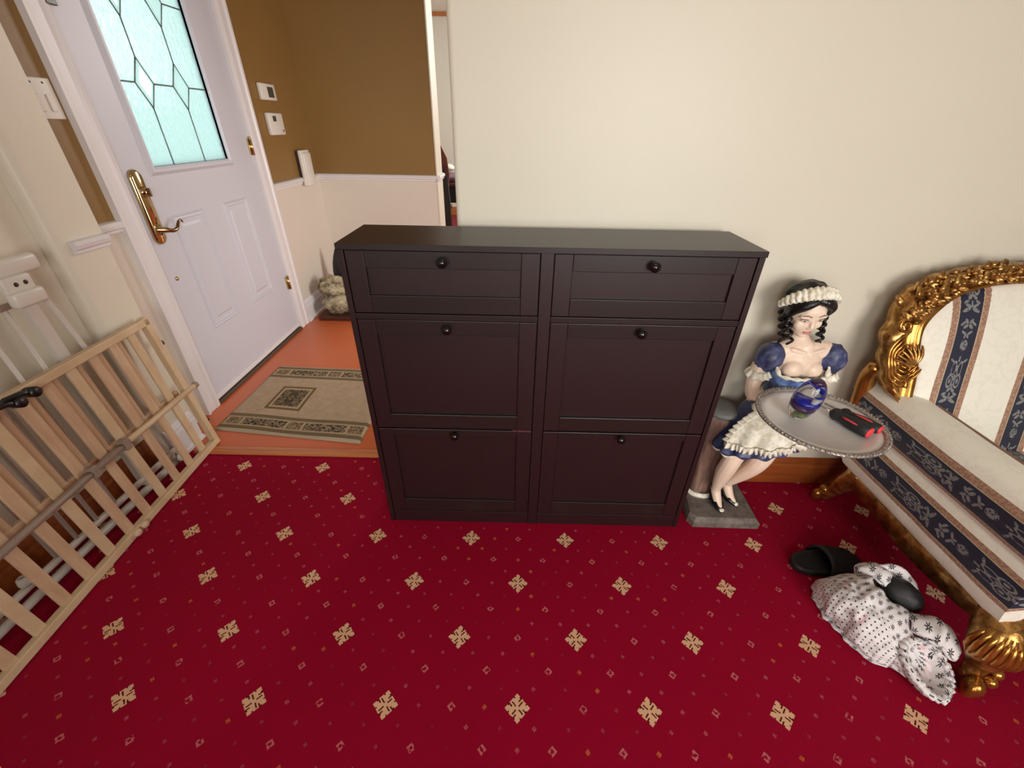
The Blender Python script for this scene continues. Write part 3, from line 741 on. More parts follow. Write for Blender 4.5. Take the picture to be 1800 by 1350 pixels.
# ------------------------------------------------------------------ gates leaning on the left wall
def build_wood_gate():
    P0 = Vector((-1.545, 1.655, 0.0)); U = Vector((0.05532, -0.99847, 0)); V = Vector((-0.10195, -0.00565, 0.99477)); N = -U.cross(V)
    N = Vector((0.99325, 0.05503, 0.10211))
    M = Matrix((U, V, N)).transposed().to_4x4(); M.translation = P0 + N * 0.0
    t = empty('wooden_gate', tuple(P0 + U * 0.7), 'natural pine slatted baby gate leaning against the left wall', 'baby gate')
    L = 1.50
    def bar(name, mat, u0, u1, v0, v1, n0, n1, r=0.003): return MB().box(u0, u1, v0, v1, n0, n1, r=r, M=M).build(name, mat, t)
    bar('bottom_rail', 'pine', -0.005, L, 0.004, 0.034, -0.008, 0.022)
    bar('top_rail', 'pine', 0.0, L, 0.666, 0.696, -0.008, 0.022)
    bar('end_post', 'pine', -0.004, 0.026, 0.034, 0.70, -0.008, 0.022)
    bar('end_post', 'pine', L - 0.03, L, 0.034, 0.70, -0.008, 0.022)
    for k in range(15):
        u = 0.099 + 0.0968 * k
        if u > L - 0.05: break
        bar('slat', 'pine_rosy' if k % 3 else 'pine', u - 0.019, u + 0.019, 0.032, 0.668, -0.004, 0.006, 0.002)
    # second, inner panel seen between the slats, ending at the slide rail
    for k in range(13):
        u = 0.155 + 0.0968 * k
        if u > L - 0.05: break
        bar('inner_slat', 'pine_rosy', u - 0.016, u + 0.016, 0.33, 0.66, -0.022, -0.012, 0.003)
    bar('inner_rail', 'pine_rosy', 0.03, L - 0.03, 0.652, 0.682, -0.026, -0.009)
    bar('inner_rail', 'pine_rosy', 0.03, L - 0.03, 0.318, 0.344, -0.026, -0.009)
    MB().tube([M @ Vector((-0.03, 0.328, 0.028)), M @ Vector((0.30, 0.332, 0.028)), M @ Vector((0.43, 0.336, 0.028))], 0.0125, 12).build('slide_rail', 'pine', t)
    MB().tube([M @ Vector((0.40, 0.336, 0.03)), M @ Vector((1.30, 0.324, 0.03))], 0.0125, 12).build('slide_rail', 'grey_rail', t)
    MB().tube([M @ Vector((-0.043, 0.328, 0.028)), M @ Vector((-0.028, 0.328, 0.028))], 0.015, 12).build('end_cap', 'grey_rail', t)
    for u in (0.42, 0.57): bar('clamp', 'grey_rail', u - 0.012, u + 0.012, 0.312, 0.358, 0.015, 0.046)
    for u in (0.545, 0.585): 
        MB().sphere(M @ Vector((u, 0.02, 0.026)), (0.013, 0.016, 0.016)).build('wooden_stop', 'pine', t)
    for v in (0.568, 0.136): MB().sphere(M @ Vector((-0.012, v, 0.006)), (0.012, 0.014, 0.014)).build('rubber_bumper', 'black_plastic', t)
    for u, v in ((0.560, 0.674), (0.612, 0.668)):
        p = [Vector((u, v, 0.022)), Vector((u, v, 0.052))]
        h = MB().tube([M @ q for q in p], 0.017, 14).build('locking_knob', 'black_plastic', t)
        q = [M @ Vector(x) for x in ((u, v, 0.04), (u + 0.03, v + 0.012, 0.04), (u + 0.075, v + 0.018, 0.036), (u + 0.10, v + 0.012, 0.034))]
        MB().tube(q, [0.011, 0.009, 0.008, 0.004], 8).build('knob_lever', 'black_plastic', h)
    return M
build_wood_gate()

def build_metal_gate():
    xw = -1.655
    t = empty('metal_gate', (xw, 1.0, 0), 'white metal safety gate standing upright behind the pine gate', 'baby gate')
    a = 0.09
    def pt(y, z): return (xw + 0.045 * (1 - z / 1.05), y, z)
    def tb(name, pts, r, n=10, mat='white_metal', par=t): return MB().tube([pt(*p) for p in pts], r, n).build(name, mat, par)
    tb('bottom_bar', [(0.15, 0.085), (1.50, 0.085)], 0.013)
    tb('bottom_bar', [(0.15, 0.035), (1.50, 0.035)], 0.016)
    for y in (0.40, 0.535, 0.67, 0.82, 0.905, 0.985, 1.07, 1.155, 1.235): tb('upright_bar', [(y, 0.09), (y, 0.90)], 0.0075, 8)
    for y in (1.315, 0.30): MB().box(-0.016, 0.016, -0.02, 0.02, 0.05, 1.0, r=0.004, M=Matrix.Translation((xw + 0.03, y, 0)) @ Matrix.Rotation(-0.042, 4, 'Y')).build('gate_post', 'white_metal', t)
    P = catmull([pt(1.475, 0.04), pt(1.43, 0.25), pt(1.40, 0.6), pt(1.385, 0.75), pt(1.37, 0.86), pt(1.345, 0.94), pt(1.31, 0.985)], 6)
    MB().tube(P, 0.009, 10).build('curved_frame', 'white_metal', t)
    tb('top_bar', [(0.20, 0.90), (1.30, 0.90)], 0.011)
    h = MB().box(xw - 0.005, xw + 0.035, 1.20, 1.395, 0.985, 1.04, r=0.012).build('latch_housing', 'white_plastic', t)
    MB().box(xw + 0.02, xw + 0.05, 1.24, 1.33, 0.93, 0.99, r=0.006).build('latch_body', 'white_plastic', h)
    MB().box(xw + 0.03, xw + 0.068, 1.235, 1.335, 0.895, 0.945, r=0.01).build('latch_button', 'white_plastic', h)
    for y in (1.275, 1.305): MB().sphere((xw + 0.049, y, 0.965), (0.004, 0.008, 0.008), 10, 6).build('latch_hole', 'dark_plastic', h)
    MB().lathe([(0.001, 0), (0.017, 0), (0.02, 0.01), (0.016, 0.03), (0.009, 0.036), (0.008, 0.02), (0.001, 0.02)], 14, Matrix.Translation((xw + 0.045, 0.80, 0.10))).build('wall_cup', 'white_plastic', t)
    MB().lathe([(0.001, 0), (0.022, 0), (0.022, 0.008), (0.014, 0.012), (0.001, 0.012)], 16, Matrix.Translation((xw + 0.06, 1.485, 0.052)) @ Matrix.Rotation(math.pi / 2, 4, 'Y')).build('wall_cup', 'white_plastic', t)
build_metal_gate()

# ------------------------------------------------------------------ foyer corner ornament and dining room beyond
def build_background():
    t = empty('stone_ornament', (-1.52, 3.3, 0), 'mottled pale stone ornament on a dark board in the foyer corner', 'ornament')
    bx('board', 'dark_wood', t, -1.66, -1.25, 3.24, 3.52, 0.0, 0.035, r=0.004)
    nz = lambda k: (lambda d: 0.22 * noise.noise(d * 2.2 + Vector((k, 0, 0))) + 0.10 * noise.noise(d * 5 + Vector((k, 3, 0))))
    MB().sphere((-1.50, 3.37, 0.115), (0.14, 0.12, 0.09), 36, 22, disp=nz(1.0)).build('lower_stone', 'mottled_stone', t)
    MB().sphere((-1.55, 3.40, 0.245), (0.13, 0.10, 0.085), 36, 22, disp=nz(5.0)).build('upper_stone', 'mottled_stone', t)
    MB().sphere((-1.42, 3.42, 0.21), (0.09, 0.07, 0.08), 30, 18, disp=nz(9.0)).build('side_stone', 'mottled_stone', t)
    m = MB()
    rings = []
    for k in range(9):
        f = k / 8; r = 0.095 * (1 - f) ** 0.8 + 0.012
        rings.append([Vector((-1.555 + 0.01 * math.sin(6 * f) + r * math.cos(q) * (1 + 0.12 * math.sin(3 * q + 5 * f)), 3.62 + r * 0.7 * math.sin(q), 0.0 + 0.50 * f)) for q in np.linspace(0, 2 * math.pi, 18, endpoint=False)])
    o = m.loft(rings).build('black_umbrella_bag', 'black_plastic')
    tag(o, 'black folded cloth bundle standing behind the stone ornament', 'bag')
    # dining chair and heap seen through the gap beside the back wall
    t = empty('dining_chair', (-1.06, 5.9, 0), 'dark dining chair with red-brown back seen in the far room', 'chair')
    bx('seat', 'black_plastic', t, -1.25, -0.905, 5.74, 6.12, 0.44, 0.50, r=0.02)
    for x, y in ((-1.23, 5.76), (-0.95, 5.76), (-1.23, 6.09), (-0.95, 6.09)): bx('leg', 'dark_wood', t, x - 0.02, x + 0.02, y - 0.02, y + 0.02, 0, 0.45, r=0.004)
    P = [(-1.25, 0.5), (-0.9080, 0.5), (-0.8630, 0.9), (-0.8830, 1.08), (-0.9430, 1.20), (-0.9680, 1.24), (-1.25, 1.26)]
    MB().loft([[(x, 5.705, z) for x, z in P], [(x, 5.74, z) for x, z in P]], smooth=False).build('backrest', 'red_wood', t)
    P = [(-1.25, 0.20), (-0.8630, 0.20), (-0.8630, 0.60), (-0.8830, 0.86), (-0.9130, 0.985), (-1.25, 0.985)]
    MB().loft([[(x, 5.65, z) for x, z in P], [(x, 5.704, z) for x, z in P]], smooth=False).build('back_cover', 'black_plastic', t)
    t = empty('side_table', (-1.0, 6.8, 0), 'dark side table under a pile of cloth in the far room', 'table')
    bx('table_top', 'dark_wood', t, -1.22, -0.78, 6.6, 7.0, 0.66, 0.70, r=0.005)
    bx('drawer_box', 'black_plastic', t, -1.19, -0.81, 6.62, 6.98, 0.44, 0.66)
    for x, y in ((-1.19, 6.64), (-0.81, 6.64), (-1.19, 6.96), (-0.81, 6.96)): bx('leg', 'dark_wood', t, x - 0.02, x + 0.02, y - 0.02, y + 0.02, 0, 0.44)
    nz = lambda d: 0.15 * noise.noise(d * 2.5)
    o = MB().sphere((-1.0, 6.8, 0.765), (0.15, 0.14, 0.06), 24, 14, disp=nz).build('folded_cloth', 'mauve_cloth'); tag(o, 'mauve heaped cloth on the far dark side table', 'cloth')
    o = MB().sphere((-1.03, 6.78, 0.888), (0.09, 0.09, 0.05), 24, 14, disp=nz).build('paper_bundle', 'off_white_wall'); tag(o, 'crumpled white bundle on top of the mauve cloth in the far room', 'bundle')
    struct('trim_16', 'picture_rail', -3.1, 1.34, 8.18, 8.2, 0.0, 0.14)
build_background()

# ------------------------------------------------------------------ maid statue
def remesh_obj(name, mb, mat, parent, voxel, iters=4, fac=0.5, extra=None):
    o = mb.build(name, mat, parent, smooth=True)
    r = o.modifiers.new('remesh', 'REMESH'); r.mode = 'VOXEL'; r.voxel_size = voxel; r.use_smooth_shade = True
    s = o.modifiers.new('smooth', 'SMOOTH'); s.factor = fac; s.iterations = iters
    return o
def capsule(m, a, b, ra, rb, n=12):
    a, b = Vector(a), Vector(b); d = (b - a).normalized(); P, R = [], []
    for k in range(4):
        q = math.pi / 2 * (k + 0.3) / 4; P.append(a - d * ra * math.cos(q)); R.append(ra * math.sin(q))
    P.append(a); R.append(ra); P.append(b); R.append(rb)
    for k in range(3, -1, -1):
        q = math.pi / 2 * (k + 0.3) / 4; P.append(b + d * rb * math.cos(q)); R.append(rb * math.sin(q))
    m.tube(P, R, n)
def limb(m, pts, rad):
    Q = catmull(pts, 5); R = [v.x for v in catmull([(r, 0, 0) for r in rad], 5)]
    m.tube(Q, R, 14); m.sphere(Q[0], R[0], 12, 8); m.sphere(Q[-1], R[-1], 12, 8)

def build_statue():
    t = empty('maid_statue', (0.89, 1.31, 0), 'painted maid statue in blue dress and white apron beside the cabinet', 'statue')
    # plinth with chamfered edge
    m = MB(); q0 = [(0.745, 1.215), (0.76, 1.183), (1.033, 1.180), (1.040, 1.43), (0.775, 1.43)]
    q1 = [(0.755, 1.225), (0.772, 1.197), (1.018, 1.194), (1.026, 1.42), (0.785, 1.42)]
    m.loft([[(x, y, 0.0) for x, y in q0], [(x, y, 0.028) for x, y in q0], [(x, y, 0.046) for x, y in q1]], smooth=False)
    m.build('plinth', 'slate_grey', t)
    # tree stump she leans on
    m = MB(); rings = []
    for k in range(12):
        f = k / 11; z = 0.046 + 0.425 * f; r = 0.048 + 0.012 * (1 - f) + 0.010 * f
        cx, cy = 0.838 - 0.008 * f, 1.365 + 0.005 * f
        rings.append([Vector((cx + r * math.cos(a) * (1 + 0.10 * math.sin(5 * a + 3 * f)), cy + r * 0.9 * math.sin(a) * (1 + 0.10 * math.sin(5 * a + 3 * f)), z)) for a in np.linspace(0, 2 * math.pi, 26, endpoint=False)])
    m.loft(rings); st = m.build('stump', 'stump_brown', t)
    MB().lathe([(0.02, 0), (0.062, 0), (0.066, 0.010), (0.060, 0.022), (0.02, 0.024)], 24, Matrix.Translation((0.83, 1.37, 0.465))).build('stump_cap', 'stump_top', st)
    MB().lathe([(0.06, 0), (0.070, 0), (0.072, 0.012), (0.062, 0.02), (0.06, 0.02)], 24, Matrix.Translation((0.838, 1.365, 0.046)) @ Matrix.Scale(0.95, 4, (0, 1, 0)), False).build('stump_foot', 'cream_lace', st)
    # ---- body
    r_, u_, f_ = frame((-0.02, -0.94, -0.33), (-0.10, -0.30, 0.95))
    hc = Vector((0.984, 1.352, 0.905)); HM = Matrix((r_, u_, f_)).transposed()
    if r_.x > 0: pass
    def hp(a, b, c): return hc + r_ * a + u_ * b + f_ * c
    m = MB()
    # head: cranium, jaw, chin, cheeks, brow, nose, ears
    m.sphere(hp(0, 0.012, -0.008), (0.060, 0.068, 0.070), 24, 16, HM)
    m.sphere(hp(0, -0.032, 0.018), (0.044, 0.052, 0.047), 20, 14, HM)
    m.sphere(hp(0, -0.068, 0.044), (0.018, 0.014, 0.016), 14, 10, HM)
    for s in (-1, 1):
        m.sphere(hp(0.027 * s, -0.024, 0.043), (0.018, 0.020, 0.016), 14, 10, HM)
        m.sphere(hp(0.024 * s, 0.016, 0.051), (0.020, 0.008, 0.010), 14, 10, HM)
        m.sphere(hp(0.061 * s, -0.012, 0.0), (0.006, 0.016, 0.010), 10, 8, HM)
    m.sphere(hp(0, 0.025, 0.046), (0.036, 0.024, 0.016), 16, 10, HM)
    m.tube([hp(0, 0.010, 0.058), hp(0, -0.006, 0.0635), hp(0, -0.018, 0.0690), hp(0, -0.024, 0.064)], [0.0055, 0.0062, 0.0078, 0.0055], 10)
    for s in (-1, 1): m.sphere(hp(0.0065 * s, -0.024, 0.066), 0.0055, 8, 6)
    m.sphere(hp(0, -0.044, 0.054), (0.017, 0.011, 0.010), 12, 8, HM)
    # neck and torso
    nb = Vector((1.028, 1.352, 0.765))
    limb(m, [hp(0, -0.03, -0.012), hp(0, -0.075, -0.012).lerp(nb, 0.45), nb], [0.033, 0.029, 0.036])
    limb(m, [(0.935, 1.358, 0.745), (1.028, 1.362, 0.755), (1.125, 1.358, 0.748)], [0.034, 0.040, 0.034])
    m.sphere((1.028, 1.352, 0.695), (0.085, 0.056, 0.082), 24, 16)
    m.sphere((1.030, 1.355, 0.60), (0.066, 0.050, 0.08), 20, 14)
    m.sphere((0.985, 1.345, 0.50), (0.092, 0.066, 0.075), 20, 14)
    for x in (0.993, 1.061): m.sphere((x, 1.312, 0.696), (0.036, 0.030, 0.034), 18, 12)
    for s, x in ((-1, 0.975), (1, 1.085)): capsule(m, (1.028 + 0.012 * s, 1.318, 0.757), (x, 1.325, 0.768), 0.008, 0.007, 8)
    # her right arm: shoulder, elbow, forearm, hand under the tray rim
    limb(m, [(0.925, 1.355, 0.735), (0.897, 1.345, 0.67), (0.884, 1.325, 0.617), (0.880, 1.305, 0.595)], [0.034, 0.030, 0.026, 0.025])
    limb(m, [(0.880, 1.305, 0.595), (0.898, 1.284, 0.598), (0.918, 1.262, 0.606)], [0.025, 0.021, 0.015])
    def hand(w, d, n, thumb):
        w, d, n = Vector(w), Vector(d).normalized(), Vector(n).normalized(); s = d.cross(n)
        c = w + d * 0.022; B = Matrix((d, s, n)).transposed()
        m.sphere(c, (0.024, 0.019, 0.009), 16, 10, B)
        for k, (o, L) in enumerate(((-0.0145, 0.030), (-0.005, 0.036), (0.0045, 0.034), (0.0135, 0.026))):
            a = c + d * 0.018 + s * o; b = a + d * L * 0.55 + n * 0.003; e = b + d * L * 0.4 + n * 0.004
            limb(m, [a, b, e], [0.0052, 0.0047, 0.0038])
        a = c + s * thumb * 0.016 - d * 0.008; b = a + s * thumb * 0.010 + d * 0.014 + n * 0.003; e = b + d * 0.014 + n * 0.002
        limb(m, [a, b, e], [0.0062, 0.0054, 0.0042])
    hand((0.918, 1.262, 0.606), (0.80, -0.42, 0.02), (0, 0, 1), -1)
    # her left arm, mostly behind the tray
    limb(m, [(1.132, 1.355, 0.735), (1.140, 1.345, 0.67), (1.132, 1.325, 0.615), (1.125, 1.31, 0.597)], [0.034, 0.029, 0.025, 0.024])
    limb(m, [(1.125, 1.31, 0.597), (1.105, 1.272, 0.598), (1.080, 1.235, 0.604)], [0.024, 0.020, 0.016])
    hand((1.080, 1.235, 0.604), (-0.5, -0.6, 0.02), (0, 0, 1), 1)
    # legs and feet
    limb(m, [(0.955, 1.335, 0.48), (0.890, 1.275, 0.395), (0.860, 1.245, 0.325), (0.858, 1.262, 0.24), (0.866, 1.285, 0.135), (0.870, 1.292, 0.115)], [0.050, 0.044, 0.035, 0.034, 0.020, 0.019])
    limb(m, [(1.015, 1.34, 0.49), (0.985, 1.262, 0.40), (0.958, 1.232, 0.332), (0.945, 1.262, 0.25), (0.926, 1.308, 0.145), (0.926, 1.315, 0.122)], [0.056, 0.046, 0.036, 0.033, 0.020, 0.019])
    feet = (((0.870, 1.292, 0.115), (0.875, 1.262, 0.078), (0.880, 1.236, 0.060)), ((0.926, 1.315, 0.122), (0.938, 1.292, 0.082), (0.952, 1.270, 0.062)))
    for f in feet: limb(m, f, [0.020, 0.0175, 0.012])
    remesh_obj('body', m, 'porcelain_skin', t, 0.0032, 3, 0.5)
    # face details
    def facept(a, b, c): return hp(a, b, c)
    for s in (-1, 1):
        e = MB().sphere(facept(0.024 * s, 0.003, 0.0535), (0.0115, 0.0048, 0.0045), 14, 8, HM).build('eye', 'eye_white', t)
        MB().sphere(facept(0.024 * s, 0.001, 0.0562), (0.0048, 0.0040, 0.0026), 10, 6, HM).build('iris', 'eye_dark', e)
        MB().tube(catmull([facept(0.0125 * s, 0.0045, 0.0575), facept(0.022 * s, 0.0085, 0.0590), facept(0.0355 * s, 0.004, 0.0525)], 4), 0.0015, 6).build('eyelid', 'brow_brown', e)
        MB().tube(catmull([facept(0.011 * s, 0.020, 0.0605), facept(0.024 * s, 0.026, 0.0605), facept(0.039 * s, 0.019, 0.0525)], 4), [0.0016] * 8 + [0.0008], 6).build('eyebrow', 'brow_brown', t)
    lp = MB().tube(catmull([facept(-0.013, -0.044, 0.0605), facept(-0.006, -0.0415, 0.0655), facept(0, -0.0428, 0.0665), facept(0.006, -0.0415, 0.0655), facept(0.013, -0.044, 0.0605)], 4), [0.0012] + [0.0030] * 15 + [0.0012], 8).build('lips', 'lip_pink', t)
    MB().tube(catmull([facept(-0.011, -0.0460, 0.0605), facept(0, -0.0485, 0.0655), facept(0.011, -0.0460, 0.0605)], 5), [0.001] + [0.0034] * 9 + [0.001], 8).build('lower_lip', 'lip_pink', lp)
    # ---- hair
    bump = lambda d: 0.05 * math.sin(9 * d.x + 7 * d.y) * math.sin(8 * d.z + 3 * d.y) + 0.05 * noise.noise(d * 5)
    m = MB()
    m.sphere(hp(0, 0.028, -0.020), (0.073, 0.066, 0.066), 40, 26, HM, bump)
    m.sphere(hp(0, -0.015, -0.040), (0.062, 0.055, 0.046), 30, 18, HM, bump)
    # fringe swept from a centre-right parting
    for s, pts in ((1, [(-0.006, 0.074, 0.036), (0.030, 0.060, 0.044), (0.056, 0.030, 0.032), (0.063, 0.0, 0.018)]), (-1, [(0.006, 0.074, 0.036), (-0.030, 0.062, 0.044), (-0.055, 0.034, 0.032), (-0.063, 0.0, 0.018)])):
        for o in (0.0, 0.010, 0.020):
            limb(m, [hp(a * (1 - o), b + o * 0.5, c - o * 0.9) for a, b, c in pts], [0.012, 0.015, 0.015, 0.012])
    # ringlets
    for (a, b, seed, rr) in ((hp(0.062, -0.002, 0.010), Vector((0.950, 1.315, 0.795)), 0.0, 1), (hp(0.066, -0.01, -0.008), Vector((0.933, 1.335, 0.790)), 1.5, 1), (hp(0.05, -0.03, -0.03), Vector((0.955, 1.350, 0.775)), 3.0, 1),
                         (hp(-0.060, -0.012, 0.008), Vector((1.055, 1.325, 0.800)), 0.7, 1), (hp(-0.064, -0.02, -0.008), Vector((1.072, 1.34, 0.785)), 2.2, 1)):
        d = b - a; s1 = d.normalized().orthogonal().normalized(); s2 = d.normalized().cross(s1); P = []
        n = 46
        for k in range(n):
            f = k / (n - 1); q = seed + f * 2 * math.pi * 4.2
            P.append(a + d * f + (s1 * math.cos(q) + s2 * math.sin(q)) * 0.0095)
        m.tube(P, [0.0085 * (1 - 0.45 * k / (n - 1)) for k in range(n)], 8)
    remesh_obj('hair', m, 'black_hair', t, 0.0028, 1, 0.4)
    # ruffled headband
    m = MB(); rows = []
    wdir = (f_ * math.cos(0.50) + u_ * -math.sin(0.50)); rad = (u_ * math.cos(0.50) + f_ * math.sin(0.50))
    n = 120
    for k in range(n + 1):
        ph = math.radians(2 + 176 * k / n); base = hp(0, 0.018, -0.012) + (r_ * math.cos(ph) + rad * math.sin(ph)) * 0.080
        out = (r_ * math.cos(ph) + rad * math.sin(ph)); row = []
        taper = 0.45 + 0.55 * math.sin(math.radians(180 * k / n))
        for j in range(7):
            v = (j / 6 - 0.5); wv = math.sin(k * 0.85 + (1.3 if j > 3 else 0)) * 0.006 * (abs(v) * 2 + 0.3) + math.sin(k * 0.37 + j) * 0.002
            row.append(base + wdir * v * 0.044 * taper + out * (0.006 + wv * taper + 0.007 * (1 - (2 * v) ** 2)))
        rows.append(row)
    m.loft(rows, closed=False); m.build('headband', 'cream_lace', t, solid=0.004)
    # ---- dress
    def ring(c, rx, ry, n=72, fn=None):
        out = []
        for k in range(n):
            a = 2 * math.pi * k / n; s = fn(a) if fn else 1.0
            out.append(Vector((c[0] + rx * math.cos(a) * s, c[1] + ry * math.sin(a) * s, c[2])))
        return out
    N = 80; m = MB(); rings = []
    prof = [(0.0, 1.030, 1.355, 0.070, 0.055), (0.2, 1.030, 1.353, 0.074, 0.060), (0.45, 1.029, 1.348, 0.086, 0.068), (0.7, 1.028, 1.345, 0.096, 0.074), (1.0, 1.028, 1.350, 0.101, 0.072)]
    for k in range(15):
        f = k / 14
        i = max(j for j in range(len(prof) - 1) if prof[j][0] <= f + 1e-9); p, q = prof[i], prof[i + 1]; g = (f - p[0]) / (q[0] - p[0])
        cx, cy, rx, ry = [p[j] + (q[j] - p[j]) * g for j in range(1, 5)]
        ringp = []
        for a_ in range(N):
            a = 2 * math.pi * a_ / N; s, c = math.sin(a), math.cos(a)
            fr = max(0, -s)                                   # front
            ztop = 0.752 - 0.076 * min(1, fr * 1.5) ** 1.4
            z = 0.565 + (ztop - 0.565) * f
            bust = 0.016 * math.exp(-((z - 0.685) / 0.03) ** 2) * max(0, -s) * (0.6 + 0.4 * abs(math.sin(2 * a)))
            ringp.append(Vector((cx + (rx + bust) * c, cy + (ry + bust) * s, z)))
        rings.append(ringp)
    m.loft(rings, cap0=False, cap1=False); m.build('bodice', 'blue_dress', t, solid=0.004)
    top = rings[-1]
    m = MB(); P = []
    for k in range(N + 1):
        p = top[k % N]; P.append(p + Vector((0, -0.002, 0.002)) )
    m.tube(P, [0.0065 + 0.0028 * math.sin(k * 1.6) for k in range(N + 1)], 8, caps=False); m.build('neckline_lace', 'cream_lace', t)
    # sash at the waist
    m = MB(); m.loft([ring((1.026, 1.353, 0.548), 0.082, 0.064), ring((1.028, 1.354, 0.560), 0.081, 0.064), ring((1.030, 1.355, 0.578), 0.076, 0.060)], cap0=False, cap1=False)
    m.build('sash', 'cream_lace', t, solid=0.005)
    # skirt
    def skirt_rings(off, a0, a1, f0, f1, nf, na, amp=1.0):
        rows = []
        for j in range(nf + 1):
            f = f0 + (f1 - f0) * j / nf; row = []
            e = f ** 0.55
            cx = 1.026 + (0.948 - 1.026) * e; cy = 1.354 + (1.285 - 1.354) * e
            rx = 0.078 + (0.146 - 0.078) * e; ry = 0.062 + (0.122 - 0.062) * e
            for k in range(na + 1):
                a = a0 + (a1 - a0) * k / na; c, s = math.cos(a), math.sin(a)
                wv = (0.045 * f ** 2 * math.sin(13 * a) + 0.02 * f * math.sin(7 * a + 1)) * amp
                z = 0.556 + (0.388 - 0.556) * f + f * (0.020 * c - 0.014 * s - 0.016 * max(0, -c) )
                z += 0.006 * f ** 3 * math.sin(13 * a + 1.2)
                row.append(Vector((cx + (rx * (1 + wv) + off) * c, cy + (ry * (1 + wv) + off) * s, z)))
            rows.append(row)
        return rows
    m = MB(); m.loft(skirt_rings(0, 0, 2 * math.pi, 0, 1, 22, 160), closed=False); m.build('skirt', 'navy_dress', t, solid=0.004)
    # petticoat edge peeping out at the back left
    m = MB(); R_ = skirt_rings(-0.006, math.radians(165), math.radians(215), 0.93, 1.04, 4, 30); m.loft(R_, closed=False); m.build('petticoat', 'cream_lace', t, solid=0.004)
    # apron with ruffled border
    A0, A1 = math.radians(203), math.radians(335)
    ap = []
    rows = skirt_rings(0.009, A0, A1, 0.0, 0.76, 26, 60, 2.2)
    for j, row in enumerate(rows):
        f = j / 26; w = 0.62 + 0.38 * math.sin(min(1, f * 1.25) * math.pi / 2)
        L = len(row) - 1; half = L / 2; out = []
        for k in range(L + 1):
            kk = half + (k - half) * w; i = int(min(max(kk, 0), L - 1e-6)); out.append(row[i].lerp(row[i + 1], kk - i))
        lift = 0.10 * (abs(k - half) / half) ** 2
        ap.append(out)
    L = len(ap[0]) - 1
    for k in range(L + 1):            # rounded lower corners
        e = abs(k / L - 0.5) * 2
        for j in range(len(ap)):
            jj = j * (1 - 0.22 * e ** 3); i = int(min(jj, 25.999)); 
            if j: ap[j][k] = ap[j][k].lerp(ap[i][k], 0.0)
    m = MB(); m.loft(ap, closed=False); a_o = m.build('apron', 'cream_lace', t, solid=0.004)
    border = [ap[j][0] for j in range(4, 27)] + [ap[26][k] for k in range(1, L)] + [ap[j][L] for j in range(26, 3, -1)]
    border = catmull(border, 3); cen = Vector((0.99, 1.31, 0.48))
    m = MB(); rows = []
    for k, p in enumerate(border):
        o = (p - cen); o.normalize(); outw = Vector((p.x - 0.985, p.y - 1.32, 0)).normalized()
        tdir = (border[min(k + 1, len(border) - 1)] - border[max(k - 1, 0)]).normalized(); side = tdir.cross(outw).normalized()
        if side.dot(p - ap[13][L // 2]) < 0: side = -side
        row = []
        for j in range(5):
            v = j / 4; row.append(p + side * (v * 0.024 - 0.006) + outw * (0.003 + (0.002 + 0.008 * v) * math.sin(k * 0.75) + 0.004))
        rows.append(row)
    m.loft(rows, closed=False); m.build('apron_ruffle', 'cream_lace', a_o, solid=0.003)
    MB().sphere((0.897, 1.268, 0.560), (0.024, 0.020, 0.016), 28, 16, None, lambda d: 0.25 * noise.noise(d * 4)).build('waist_ruffle', 'cream_lace', a_o)
    # puff sleeves and lace cuffs
    pf = lambda d: 0.06 * math.sin(6 * math.atan2(d.y, d.x)) * (1 - abs(d.z)) + 0.06 * noise.noise(d * 3)
    for c, sx, cuff in (((0.918, 1.345, 0.725), 1, (0.897, 1.342, 0.668)), ((1.142, 1.345, 0.725), -1, (1.143, 1.342, 0.668))):
        s_ = MB().sphere(c, (0.046, 0.044, 0.058), 40, 24, Matrix.Rotation(0.25 * sx, 3, 'Y'), pf).build('puff_sleeve', 'navy_dress', t)
        m = MB(); rows = []
        for k in range(61):
            a = 2 * math.pi * k / 60; row = []
            for j in range(5):
                r = 0.030 + 0.014 * (j / 4) + 0.004 * math.sin(k * 1.05) * j / 4
                row.append(Vector((cuff[0] + r * math.cos(a), cuff[1] + r * math.sin(a), cuff[2] + 0.008 - 0.024 * (j / 4) + 0.003 * math.sin(k * 1.05 + 1))))
            rows.append(row)
        m.loft(rows, closed=False); m.build('cuff', 'cream_lace', s_, solid=0.003)
    # shoes
    for f, tw in ((feet[0], 0.10), (feet[1], 0.45)):
        a, b, c = [Vector(p) for p in f]; m = MB()
        d = Vector((c.x - a.x, c.y - a.y, 0)).normalized(); s_ = Vector((-d.y, d.x, 0))
        heel = a + Vector((0, 0, -0.045)) - d * 0.010; toe = c + d * 0.016
        rings = []
        for k in range(9):
            q = k / 8; p = heel.lerp(toe, q); w = 0.019 + 0.005 * math.sin(q * math.pi) - 0.008 * q ** 4
            zt = (0.120 - 0.050 * q - 0.010 * math.sin(q * math.pi)) if q < 0.6 else 0.089 - 0.028 * (q - 0.6) / 0.4
            zt = 0.105 + (0.066 - 0.105) * min(1, q * 1.2) + (0.012 if q > 0.55 else 0) * (1 - (q - 0.55) / 0.45)
            zb = 0.082 - 0.033 * min(1, q * 1.9)
            rings.append([Vector((p.x, p.y, 0)) + s_ * w * math.cos(g) + Vector((0, 0, (zt + zb) / 2 + (zt - zb) / 2 * math.sin(g))) for g in np.linspace(0, 2 * math.pi, 14, endpoint=False)])
        m.loft(rings); sh = m.build('shoe', 'black_gloss', t)
        hl = heel + d * 0.004
        MB().tube([(hl.x, hl.y, 0.09), (hl.x - d.x * 0.002, hl.y - d.y * 0.002, 0.046)], [0.014, 0.008], 10).build('heel', 'black_gloss', sh)
